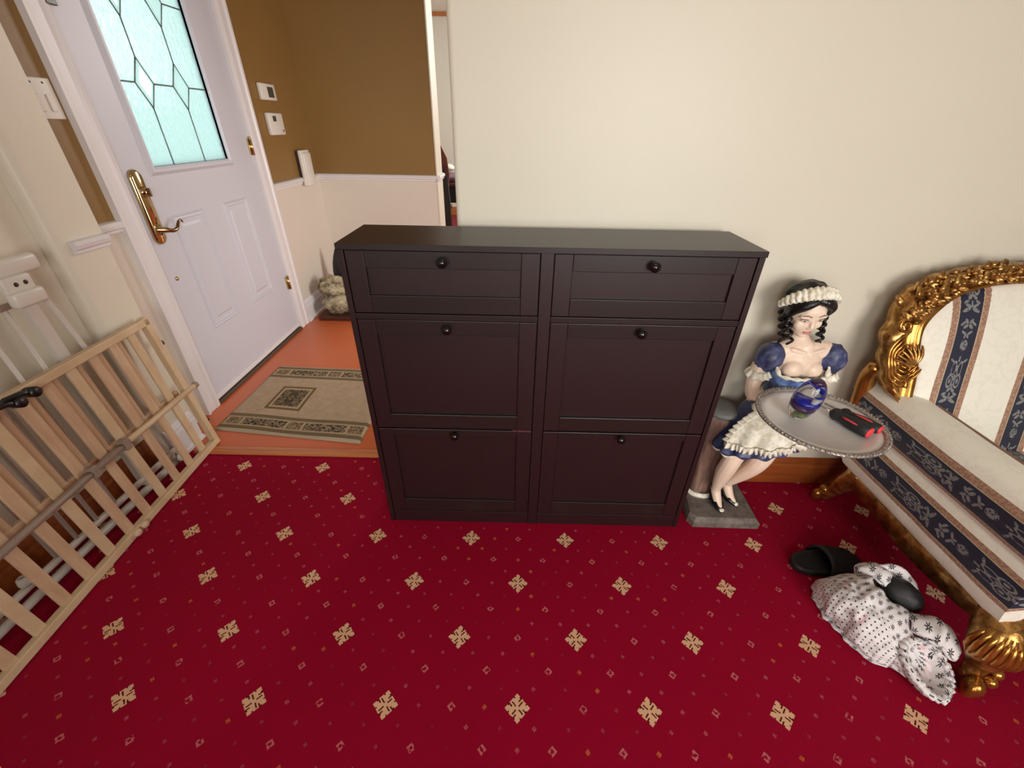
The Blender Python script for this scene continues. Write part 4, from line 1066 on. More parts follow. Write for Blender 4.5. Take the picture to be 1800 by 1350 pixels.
        MB().sphere((toe.x - d.x * 0.006, toe.y - d.y * 0.006, 0.060), (0.012, 0.012, 0.008), 12, 8).build('toe_cap', 'cream_lace', sh)
        P = [a + Vector((0, 0, 0.018)) + (d * math.cos(g) + s_ * math.sin(g)) * 0.0215 for g in np.linspace(0, 2 * math.pi, 20)]
        MB().tube(P, 0.0032, 6, caps=False).build('ankle_strap', 'black_gloss', sh)
build_statue()

# ------------------------------------------------------------------ tray and what lies on it
def build_tray():
    cx, cy, z = 0.978, 1.0895, 0.631
    t = empty('serving_tray', (cx, cy, z), 'round silver serving tray held out by the maid statue', 'tray')
    T = Matrix.Translation((cx, cy, z))
    MB().lathe([(0.001, -0.004), (0.138, -0.004), (0.150, 0.002), (0.176, 0.006), (0.176, 0.009), (0.149, 0.006), (0.136, 0.0), (0.001, 0.0)], 72, T).build('dish', 'tray_silver', t)
    MB().lathe([(0.168, 0.004), (0.181, 0.004), (0.185, 0.008), (0.181, 0.013), (0.174, 0.014), (0.167, 0.010), (0.168, 0.004)], 72, T, False).build('rim', 'tray_rim', t)
    m = MB()
    for k in range(96):
        a = 2 * math.pi * k / 96; m.sphere((cx + 0.1815 * math.cos(a), cy + 0.1815 * math.sin(a), z + 0.0125), (0.0046, 0.0046, 0.0036), 6, 4)
    m.build('beading', 'tray_rim', t, kind='stuff')
    # glass paperweight
    c = Vector((0.916, 1.096, 0.7095)); q = empty('glass_paperweight', (c.x, c.y, 0.631), 'blue and clear swirled glass egg paperweight standing on the tray', 'paperweight')
    RM = Matrix.Rotation(0.10, 3, 'X') @ Matrix.Rotation(0.10, 3, 'Y')
    MB().sphere(c, (0.041, 0.039, 0.078), 40, 26, RM).build('glass_body', 'clear_glass', q)
    def cap_blob(name, mat, off, r, lo=0.0):
        MB().sphere(c + RM @ Vector(off), r, 28, 18, RM, lambda d: 0.12 * noise.noise(d * 2.2 + Vector((lo, 0, 0)))).build(name, mat, q)
    cap_blob('blue_core', 'cobalt_swirl', (0.004, 0, -0.006), (0.031, 0.029, 0.015), 1)
    cap_blob('violet_core', 'violet_swirl', (0, 0, -0.026), (0.029, 0.027, 0.015), 2)
    cap_blob('green_core', 'green_swirl', (0.0, -0.010, -0.050), (0.018, 0.016, 0.013), 3)
    P = [c + RM @ Vector((0.024 * math.cos(a) * math.cos(0.5 * a - 0.6), 0.024 * math.sin(a), 0.020 + 0.012 * math.sin(a * 0.8))) for a in np.linspace(-2.4, 0.6, 26)]
    MB().tube(P, [0.002 + 0.007 * math.sin(math.pi * k / 25) for k in range(26)], 10).build('white_swirl', 'pale_swirl', q)
    P = [c + RM @ Vector((0.024 * math.cos(a + 0.5), 0.024 * math.sin(a + 0.5), 0.033 + 0.008 * math.sin(a))) for a in np.linspace(-2.4, 0.9, 24)]
    MB().tube(P, [0.001 + 0.005 * math.sin(math.pi * k / 23) for k in range(24)], 10).build('blue_swirl', 'cobalt_swirl', q)
    cap_blob('dark_tip', 'violet_swirl', (0.002, 0.002, 0.061), (0.016, 0.015, 0.010), 4)
    # two screwdrivers
    def driver(name, a, b, shaft, r, label, strip):
        a, b, s0 = Vector(a), Vector(b), Vector(shaft); d = (b - a).normalized(); L = (b - a).length
        s = empty(name, tuple(a.lerp(b, 0.5)), label, 'screwdriver', 'screwdrivers on the tray')
        F = (0, 0.06, 0.14, 0.22, 0.34, 0.55, 0.8, 0.96, 1.0); Rr = (0.55, 0.9, 1.0, 0.78, 0.84, 1.05, 1.05, 0.98, 0.8)
        P = [a + d * L * f for f in F]; n = 24; up = Vector((0, 0, 1)); sd = d.cross(up).normalized(); upp = sd.cross(d)
        m = MB(); m.loft([[P[i] + (sd * math.cos(g) + upp * math.sin(g)) * r * Rr[i] * (1 - 0.06 * (math.cos(6 * g) > 0.3) * (0.3 < F[i] < 0.9)) for g in np.linspace(0, 2 * math.pi, n, endpoint=False)] for i in range(len(F))])
        m.build('handle', 'black_rubber', s)
        MB().tube([b - d * 0.002, b + d * 0.003, b + d * 0.0045], [r * 0.82, r * 0.80, r * 0.6], 20).build('end_cap', 'red_rubber', s)
        g = strip; off = (sd * math.cos(g) + upp * math.sin(g)) * r * 0.96
        MB().tube([P[4] + off * 0.9, P[4].lerp(P[5], 0.5) + off * 0.97, P[5] + off, P[5].lerp(P[6], 0.5) + off, P[6] + off * 0.98], [0.0015, 0.0028, 0.0032, 0.003, 0.0015], 8).build('grip_strip', 'red_rubber', s)
        MB().tube([a + d * 0.004, s0], 0.0032, 10).build('shaft', 'bright_steel', s)
        return s
    driver('screwdriver', (1.0273, 1.1133, 0.6525), (1.0722, 1.0058, 0.6525), (1.0020, 1.1810, 0.649), 0.0205, 'black and red screwdriver with steel shaft, nearer one on the tray', 0.6)
    driver('screwdriver', (1.0652, 1.1239, 0.649), (1.1199, 1.0261, 0.649), (1.0432, 1.1704, 0.646), 0.0165, 'black and red screwdriver, the one nearest the chair arm', 1.2)
build_tray()

# ------------------------------------------------------------------ gilded armchair
def build_armchair():
    XC = 1.795
    t = empty('gilded_armchair', (XC, 1.0, 0), 'ornate gilded armchair in cream and navy striped damask', 'armchair')
    mir = lambda p: Vector((2 * XC - p[0], p[1], p[2]))
    BY = lambda z, d=0.0: 1.08 + 0.3 * z + d                 # reclined back plane
    # ---- back upholstery
    inner = [(1.422, 0.40), (1.422, 0.638), (1.418, 0.704), (1.405, 0.763), (1.394, 0.829), (1.404, 0.876), (1.445, 0.932), (1.491, 0.965), (1.577, 0.992), (1.688, 1.002), (1.795, 1.006)]
    half = [Vector((p[0], 0, p[1])) for p in catmull([(x, z, 0) for x, z in inner], 4)] 
    half = [Vector((p.x, 0, p.y)) for p in catmull([(x, z, 0) for x, z in inner], 4)]
    m = MB(); uv = []; rows = []; nx = 44
    for p in half[:-1] if False else half:
        row = []
        for k in range(nx + 1):
            x = p.x + (2 * XC - 2 * p.x) * k / nx; e = 1 - (2 * k / nx - 1) ** 2
            row.append((x, p.z))
        rows.append(row)
    # regular grid in z with width from the outline
    zs = np.linspace(0.42, 1.003, 40); hx = np.interp(zs, [p.z for p in half], [p.x for p in half])
    rows = []
    for z, xl in zip(zs, hx):
        row = []
        for k in range(nx + 1):
            f = k / nx; x = xl + (2 * XC - 2 * xl) * f
            ex = min(f, 1 - f) * 2; ez = min(1, (1.006 - z) / 0.25)
            puff = 0.035 * (1 - (1 - min(1, ex * 3)) ** 2) ** 0.5 * max(0, 1 - (1 - ez) ** 2) ** 0.5
            row.append(Vector((x, BY(z) - puff + 0.01, z))); uv.append((z, (x - 1.526) / 0.27 * 1.0 + 0.5))
        rows.append(row)
    # stripe phase: navy half width .031, tan to .055 of a .27 period -> canonical .19 / .28
    def canon(x):
        k = round((x - 1.526) / 0.27); d = x - 1.526 - 0.27 * k; s = 1 if d >= 0 else -1
        return k + 0.5 + s * float(np.interp(abs(d), [0, 0.034, 0.056, 0.135], [0, 0.19, 0.28, 0.5]))
    nxx = 160; rows = []; uv = []
    for z, xl in zip(zs, hx):
        row = []
        for k in range(nxx + 1):
            f = k / nxx; x = xl + (2 * XC - 2 * xl) * f
            ex = min(f, 1 - f) * 2; ez = min(1, max(0, (1.004 - z)) / 0.25)
            puff = 0.035 * math.sqrt(max(0, 1 - (1 - min(1, ex * 3)) ** 2)) * math.sqrt(max(0, 1 - (1 - ez) ** 2))
            row.append(Vector((x, BY(z) - puff + 0.01, z))); uv.append((z, canon(x)))
        rows.append(row)
    m.loft(rows, closed=False); m.build('back_cushion', 'striped_damask', t, uv=uv)
    m = MB(); P = [Vector((p.x, BY(p.z) + 0.012, p.z)) for p in half]; Q = [mir(p) for p in P][::-1]
    m.tube(P + Q[1:], 0.006, 8); m.build('back_piping', 'brown_piping', t)
    # rear board closing the back
    m = MB(); rows = []
    for z, xl in zip(zs[::3], hx[::3]): rows.append([Vector((xl - 0.03 + (2 * XC - 2 * xl + 0.06) * k / 8, BY(z) + 0.035, z)) for k in range(9)])
    m.loft(rows, closed=False); m.build('back_board', 'cream_fabric', t, solid=0.01)
    # ---- gilded back frame: smooth inner moulding + carved outer crest
    outer = [(1.330, 0.640), (1.312, 0.68), (1.300, 0.722), (1.288, 0.80), (1.293, 0.853), (1.305, 0.904), (1.322, 0.955), (1.400, 1.006), (1.505, 1.036), (1.613, 1.052), (1.687, 1.058), (1.795, 1.062)]
    oh = [Vector((p.x, 0, p.y)) for p in catmull([(x, z, 0) for x, z in outer], 6)]
    ih = [Vector((p.x, 0, p.y)) for p in catmull([(x, z, 0) for x, z in [(1.422, 0.555)] + inner[1:]], 6)]
    n = 70
    def resample(P, n):
        L = [0.0]
        for a, b in zip(P[:-1], P[1:]): L.append(L[-1] + (b - a).length)
        q = np.linspace(0, L[-1], n); return [Vector((float(np.interp(s, L, [p.x for p in P])), 0, float(np.interp(s, L, [p.z for p in P])))) for s in q]
    O, I = resample(oh, n), resample(ih, n)
    full = lambda A: A + [Vector((2 * XC - p.x, 0, p.z)) for p in A[::-1][1:]]
    O, I = full(O), full(I); NN = len(O)
    prof_s = [(0.0, 0.0), (0.02, -0.022), (0.10, -0.034), (0.22, -0.026), (0.34, -0.012), (0.44, -0.018), (0.48, -0.030)]
    m = MB(); rings = []
    for a, b in zip(I, O):
        ring = []
        for f, h in prof_s + [(0.48, 0.03), (0.0, 0.03)]:
            p = a.lerp(b, f); ring.append(Vector((p.x, BY(p.z) + 0.018 + h, p.z)))
        rings.append(ring)
    m.loft(rings); fr = m.build('back_frame', 'smooth_gold', t)
    m = MB(); rings = []
    for k, (a, b) in enumerate(zip(I, O)):
        ring = []
        for j, (f, h) in enumerate([(0.44, 0.0), (0.5, -0.024), (0.62, -0.034), (0.76, -0.036), (0.9, -0.028), (1.0, -0.006), (1.02, 0.025), (0.44, 0.04)]):
            w = 1.0 + (0.035 * math.sin(k * 0.9) if j in (4, 5, 6) else 0); p = a.lerp(b, min(f * w, 1.1) if j in (4, 5, 6) else f)
            nzv = noise.noise(Vector((k * 0.33, j * 1.1, 2.0))) * 0.013 + noise.noise(Vector((k * 0.8, j * 2.1, 5.0))) * 0.007
            ring.append(Vector((p.x, BY(p.z) + 0.016 + h + (nzv if 0 < j < 6 else 0), p.z)))
        rings.append(ring)
    m.loft(rings); cr = m.build('carved_crest', 'antique_gold', t)
    # carved leaves and rosettes on the crest
    rng = random.Random(4); m = MB()
    def leaf(m, c, ang, L, w, h=0.010, dy=-0.022):
        c = Vector(c); d = Vector((math.cos(ang), 0, math.sin(ang))); s = Vector((-d.z, 0, d.x)); rows = []
        for i in range(7):
            f = i / 6; ww = w * math.sin(math.pi * min(1, f * 0.92 + 0.05)) ** 0.8; mid = c + d * L * f
            y = BY(mid.z) + dy - h * math.sin(math.pi * f) 
            rows.append([mid + s * ww + Vector((0, y + 0.006, 0)), mid + s * ww * 0.45 + Vector((0, y - 0.004, 0)), mid + Vector((0, y + 0.002, 0)), mid - s * ww * 0.45 + Vector((0, y - 0.004, 0)), mid - s * ww + Vector((0, y + 0.006, 0))])
        m.loft(rows, closed=False)
    for k in range(4, NN - 4, 1):
        a, b = I[k], O[k]
        if a.z < 0.80: continue
        for _ in range(3):
            f = rng.uniform(0.55, 1.10); p = a.lerp(b, f); tang = O[k + 1] - O[k - 1]
            big = 1.0 if a.z < 0.95 else 0.75
            leaf(m, (p.x, 0, p.z), math.atan2(tang.z, tang.x) + rng.uniform(-1.1, 1.1), rng.uniform(0.022, 0.042) * big, rng.uniform(0.006, 0.012) * big, 0.009, -0.018 - rng.uniform(0, 0.012) + max(0, f - 0.85) * 0.10)
    m.build('carved_leaves', 'antique_gold', cr, solid=0.004, kind='stuff')
    first = None
    for k in range(8, NN - 8, 6):
        a, b = I[k], O[k]
        if a.z < 0.84: continue
        p = a.lerp(b, rng.uniform(0.65, 0.9)); cc = Vector((p.x, BY(p.z) - 0.026, p.z))
        if first is None:
            m = MB()
            for q in range(5):
                g = 2 * math.pi * q / 5; m.sphere(cc + Vector((0.0085 * math.cos(g), 0, 0.0085 * math.sin(g))), (0.006, 0.005, 0.006), 8, 6)
            m.sphere(cc + Vector((0, -0.003, 0)), 0.005, 8, 6); first = (m.build('rosette', 'antique_gold', cr), cc)
        else: copies(first[0], cr, [cc - first[1]])
    # shell scrolls low on the sides of the back
    for s in (1, -1):
        m = MB(); fx = lambda x: x if s > 0 else 2 * XC - x
        c = (1.349, 0.762)
        for r0, st in ((0.072, 2.0), (0.060, 2.0), (0.048, 2.1), (0.036, 2.1), (0.024, 2.2)):
            P = []
            for i in range(22):
                g = st + (2.0 * math.pi * 0.62) * i / 21; x = c[0] + r0 * 0.85 * math.cos(g); z = c[1] + r0 * 1.25 * math.sin(g)
                P.append((fx(x), BY(z) - 0.020 - 0.004 * math.sin(i), z))
            m.tube(P, [0.003 + 0.0035 * math.sin(math.pi * i / 21) for i in range(22)], 8)
        P = []
        for i in range(26):
            g = 1.2 + 2 * math.pi * 1.3 * i / 25; r = 0.026 * (1 - 0.75 * i / 25); x = 1.318 + r * math.cos(g); z = 0.868 + r * math.sin(g); P.append((fx(x), BY(z) - 0.022, z))
        m.tube(P, [0.007 - 0.003 * i / 25 for i in range(26)], 8)
        P = []
        for i in range(26):
            g = -0.5 + 2 * math.pi * 1.2 * i / 25; r = 0.028 * (1 - 0.75 * i / 25); x = 1.345 + r * math.cos(g); z = 0.672 + r * math.sin(g); P.append((fx(x), BY(z) - 0.016, z))
        m.tube(P, [0.010 - 0.004 * i / 25 for i in range(26)], 8)
        m.build('shell_scroll', 'smooth_gold', t)
        m = MB()
        for i in range(7):
            g = 1.35 + i * 0.24
            x0, z0 = 1.368, 0.735
            L = 0.075; d = (math.cos(g), math.sin(g)); P = [(fx(x0 + d[0] * L * f + 0.01 * math.sin(3 * f)), BY(z0 + d[1] * L * f) - 0.026 - 0.006 * math.sin(math.pi * f), z0 + d[1] * L * f) for f in np.linspace(0.1, 1, 8)]
            m.tube(P, [0.003, 0.005, 0.006, 0.006, 0.0055, 0.005, 0.004, 0.002], 8)
        m.build('shell_leaves', 'antique_gold', t)
        # side post running down behind the arm
        m = MB(); pts = [(1.325, 1.345, 0.70), (1.338, 1.375, 0.64), (1.350, 1.375, 0.56), (1.360, 1.36, 0.44), (1.375, 1.34, 0.30)]
        P = [Vector((fx(p[0]), p[1], p[2])) for p in catmull(pts, 4)]; m.tube(P, [0.030] * len(P), 12, flat=0.8); m.build('back_post', 'smooth_gold', t)
    # ---- arms: closed upholstered sides, stripes running fore and aft
    sec = [(1.372, 0.255), (1.352, 0.275), (1.342, 0.33), (1.342, 0.40), (1.352, 0.440), (1.360, 0.455), (1.350, 0.468), (1.338, 0.50), (1.336, 0.545), (1.345, 0.585), (1.372, 0.615), (1.415, 0.630), (1.462, 0.624), (1.500, 0.602), (1.520, 0.560), (1.522, 0.45)]
    C2 = [Vector((p.x, p.y, 0)) for p in catmull([(x, z, 0) for x, z in sec], 5)]
    # stripe phase along the section, keyed to height on the outer face
    zk = [0.25, 0.318, 0.333, 0.410, 0.430, 0.470, 0.485, 0.562, 0.580]; ph = [-0.15, 0.22, 0.31, 0.69, 0.78, 1.22, 1.31, 1.69, 1.78]
    phase = []; s_acc = 0; last = None; top = False
    for i, p in enumerate(C2):
        if not top and p.y < 0.580: phase.append(float(np.interp(p.y, zk, ph)))
        else:
            if not top: top = True; s_acc = 0
            else: s_acc += (p - C2[i - 1]).length
            phase.append(1.78 + min(0.42, s_acc / 0.30 * 0.42))
    ys = list(np.linspace(0.655, 1.30, 34)); back_end = 1.30
    for s in (1, -1):
        m = MB(); rows = []; uv = []
        for y in ys:
            f = (y - 0.655) / (1.30 - 0.655)
            ins = 0.012 * max(0, 1 - f * 14)           # rounded front edge
            row = []
            for i, p in enumerate(C2):
                cx, cz = 1.43, 0.46
                x = p.x + (cx - p.x) * ins * 2; z = p.y + (cz - p.y) * ins * 2
                lean = 0.13 * f * max(0, (z - 0.25)) / 0.36 * 1.0   # rear end follows the raked back
                wr = 0.003 * noise.noise(Vector((y * 14, i * 0.25, 3.0)))
                sag = 0.008 * math.sin(math.pi * f) if z > 0.55 else 0
                xx = x + wr
                row.append(Vector((xx if s > 0 else 2 * XC - xx, y + lean * f, z - sag))); uv.append((y, phase[i]))
            rows.append(row)
        m.loft(rows, closed=False)
        m.build('arm_upholstery', 'striped_damask', t, uv=uv)
        # front face of the arm
        m = MB(); fr_ = rows[0]; cen = Vector((1.43 if s > 0 else 2 * XC - 1.43, 0.643, 0.44)); r1 = [p.lerp(cen, 0.25) + Vector((0, -0.008, 0)) for p in fr_]
        uvf = [(0.655, q) for q in phase] + [(0.64, q) for q in phase]
        m.loft([fr_, r1], closed=False); m.build('arm_front', 'striped_damask', t, uv=uvf)
        m = MB(); m.add(r1 + [cen], [(i, i + 1, len(r1)) for i in range(len(r1) - 1)], True); m.build('arm_front_panel', 'cream_fabric', t)
        m = MB(); inn = [r[C2.index(min(C2, key=lambda q: (q - Vector((1.503, 0.600, 0))).length))] for r in rows]
        m.tube([p + Vector((0.004 * s, 0, 0.003)) for p in inn], 0.005, 8); m.build('arm_piping', 'brown_piping', t)
        m = MB(); bk = rows[-1]; cb = Vector((1.43 if s > 0 else 2 * XC - 1.43, bk[10].y, 0.44)); m.add(list(bk) + [cb], [(i, i + 1, len(bk)) for i in range(len(bk) - 1)], True); m.build('arm_rear', 'cream_fabric', t)
    # ---- seat
    m = MB(); rows = []; uv = []
    for j in range(25):
        y = 0.665 + (1.24 - 0.665) * j / 24; row = []
        for k in range(81):
            f = k / 80; x = 1.515 + (2 * XC - 3.03) * f
            z = 0.42 + 0.045 * math.sin(math.pi * f) ** 0.5 * math.sin(math.pi * (0.08 + 0.9 * j / 24)) ** 0.5
            row.append(Vector((x, y, z))); uv.append((y, canon(x)))
        rows.append(row)
    m.loft(rows, closed=False); m.build('seat_cushion', 'striped_damask', t, uv=uv)
    edge = rows[0]; m = MB(); rows = []; uv = []; xs = [1.39 + (2 * XC - 2.78) * k / 120 for k in range(121)]
    for f in (0.0, 0.35, 0.7, 0.92, 1.0):
        row = []
        for x in xs:
            zt = float(np.interp(x, [p.x for p in edge], [p.z for p in edge])) + 0.001
            row.append(Vector((x, 0.652 + (0.014 if f == 1.0 else 0.002 if f > 0.8 else 0.0), 0.235 + (zt - 0.235) * f))); uv.append((0.25 + 0.2 * f, canon(x)))
        rows.append(row)
    m.loft(rows, closed=False); m.build('seat_front', 'striped_damask', t, uv=uv)
    bx('seat_base', 'dark_wood', t, 1.40, 2 * XC - 1.40, 0.68, 1.26, 0.215, 0.25)
    # ---- carved apron rails
    def apron(name, pts):
        P = catmull(pts, 8); m = MB(); rings = []
        for k, p in enumerate(P):
            tdir = (P[min(k + 1, len(P) - 1)] - P[max(k - 1, 0)]).normalized(); sd = Vector((-tdir.y, tdir.x, 0)).normalized(); ring = []
            for j, (o, h) in enumerate([(0.0, 0.04), (-0.020, 0.045), (-0.030, 0.030), (-0.026, 0.018), (-0.034, 0.002), (-0.028, -0.018), (-0.016, -0.034), (0.004, -0.04)]):
                nz = 0.007 * noise.noise(Vector((k * 0.7, j * 1.3, 7.0))) + 0.004 * math.sin(k * 1.7 + j)
                ring.append(p + sd * (o + (nz if 1 < j < 7 else 0)) * sgn + Vector((0, 0, h)))
            rings.append(ring)
        m.loft(rings); return m.build(name, 'antique_gold', t)
    for s in (1, -1):
        fx = lambda x: x if s > 0 else 2 * XC - x
        sgn = -1 if s > 0 else 1
        pts = [(fx(1.385), 1.30, 0.235), (fx(1.378), 1.20, 0.228), (fx(1.375), 1.05, 0.222), (fx(1.375), 0.95, 0.215), (fx(1.375), 0.85, 0.222), (fx(1.378), 0.75, 0.232), (fx(1.39), 0.67, 0.245)]
        apron('side_apron', pts)
    sgn = -1
    apron('front_apron', [(1.40, 0.672, 0.245), (1.55, 0.668, 0.232), (1.70, 0.665, 0.215), (1.795, 0.664, 0.205), (1.89, 0.665, 0.215), (2.04, 0.668, 0.232), (2.19, 0.672, 0.245)])
    sgn = 1
    apron('rear_apron', [(1.40, 1.30, 0.24), (1.795, 1.30, 0.235), (2.19, 1.30, 0.24)])
    # ---- legs
    for s in (1, -1):
        fx = lambda x: x if s > 0 else 2 * XC - x
        # front cabriole leg with acanthus knee and scrolled foot
        P = catmull([(fx(1.415), 0.690, 0.27), (fx(1.392), 0.652, 0.215), (fx(1.385), 0.636, 0.155), (fx(1.398), 0.640, 0.095), (fx(1.392), 0.628, 0.045), (fx(1.388), 0.620, 0.026)], 5)
        R = np.interp(np.linspace(0, 1, len(P)), [0, 0.2, 0.42, 0.68, 0.86, 1], [0.050, 0.062, 0.050, 0.027, 0.024, 0.026])
        lg = MB().tube(P, list(R), 16).build('front_leg', 'antique_gold', t)
        m = MB()
        for k in range(9):                       # fan of acanthus ribs on the knee
            g = -1.25 + 2.5 * k / 8
            d = Vector((-math.sin(g * 0.8 + 0.65) * (1 if s > 0 else -1), -math.cos(g * 0.8 + 0.65), 0)); b = Vector((fx(1.392), 0.648, 0.0)); rr = (0.048, 0.064, 0.066, 0.058, 0.040)
            m.tube([b + d * rr[i] + Vector((0, 0, (0.135, 0.165, 0.195, 0.225, 0.255)[i])) for i in range(5)], [0.004, 0.007, 0.008, 0.007, 0.004], 8)
        m.build('knee_leaves', 'smooth_gold', lg)
        m = MB(); c = Vector((fx(1.380), 0.606, 0.034)); ax = Vector((-0.75 * (1 if s > 0 else -1), -0.66, 0))
        m.tube(spiral(c, ax, (0, 0, 1), 0.032, 0.006, 1.4, 30, -1.2), [0.016 - 0.007 * i / 29 for i in range(30)], 10)
        m.sphere((fx(1.372), 0.596, 0.036), (0.026, 0.026, 0.034), 16, 10)
        for dx, dy in ((0.034, -0.010), (0.060, 0.006), (0.0, 0.022)): m.sphere((fx(1.380 + dx), 0.610 + dy, 0.040 + 0.5 * dx), (0.017, 0.017, 0.019), 12, 8)
        m.build('scroll_foot', 'smooth_gold', lg)
        # rear leg sweeping back
        P = catmull([(fx(1.405), 1.262, 0.25), (fx(1.400), 1.280, 0.19), (fx(1.402), 1.312, 0.115), (fx(1.404), 1.338, 0.060), (fx(1.402), 1.352, 0.032)], 5)
        R = np.interp(np.linspace(0, 1, len(P)), [0, 0.3, 0.6, 1], [0.038, 0.036, 0.024, 0.020])
        lg = MB().tube(P, list(R), 14).build('rear_leg', 'antique_gold', t)
        m = MB(); c = Vector((fx(1.388), 1.352, 0.036)); ax = Vector((-0.8 * (1 if s > 0 else -1), 0.45, 0))
        m.tube(spiral(c, ax, (0, 0, 1), 0.028, 0.006, 1.3, 26, -1.2), [0.013 - 0.006 * i / 25 for i in range(26)], 10)
        m.sphere((fx(1.395), 1.35, 0.075), (0.028, 0.024, 0.018), 12, 8); m.sphere((fx(1.372), 1.355, 0.034), (0.022, 0.020, 0.030), 12, 8); m.build('scroll_foot', 'smooth_gold', lg)
build_armchair()

# ------------------------------------------------------------------ slipper and printed cloth bag on the carpet
def slipper(name, label, cx, cy, z0, yaw, L=0.27, Wd=0.105, tilt=None):
    t = empty(name, (cx, cy, z0), label, 'slipper')
    M = Matrix.Translation((cx, cy, z0)) @ Matrix.Rotation(yaw, 4, 'Z')
    if tilt is not None: M = M @ tilt
    def outline(e):
        P = []
        for k in range(36):
            a = 2 * math.pi * k / 36; c, s = math.cos(a), math.sin(a)
            w = Wd / 2 * (1.0 if c > 0 else 0.86) - e; x = (L / 2 - e) * (abs(c) ** 0.75) * (1 if c > 0 else -1); y = w * (abs(s) ** 0.85) * (1 if s > 0 else -1); P.append((x, y))
        return P
    m = MB(); m.loft([[M @ Vector((x, y, z)) for x, y in outline(e)] for z, e in ((0.0, 0.006), (0.008, 0.0), (0.026, 0.0), (0.032, 0.005), (0.028, 0.013))]); m.build('sole', 'black_rubber', t)
    m = MB(); rows = []
    for i in range(9):
        f = i / 8; x = -0.035 + 0.125 * f; row = []; hgt = 0.075 - 0.030 * f ** 1.5; w = Wd / 2 * (1.04 - 0.10 * f)
        for k in range(17):
            a = math.pi * k / 16; row.append(M @ Vector((x + 0.012 * math.sin(a), w * math.cos(a), 0.012 + (hgt - 0.012) * math.sin(a) ** 0.8)))
        rows.append(row)
    m.loft(rows, closed=False); m.build('strap', 'black_rubber', t, solid=0.007)
    return t
slipper('slide_slipper', 'black rubber slide slipper lying beside the printed cloth bag', 1.207, 1.014, 0.0, 0.06, 0.27, 0.122)

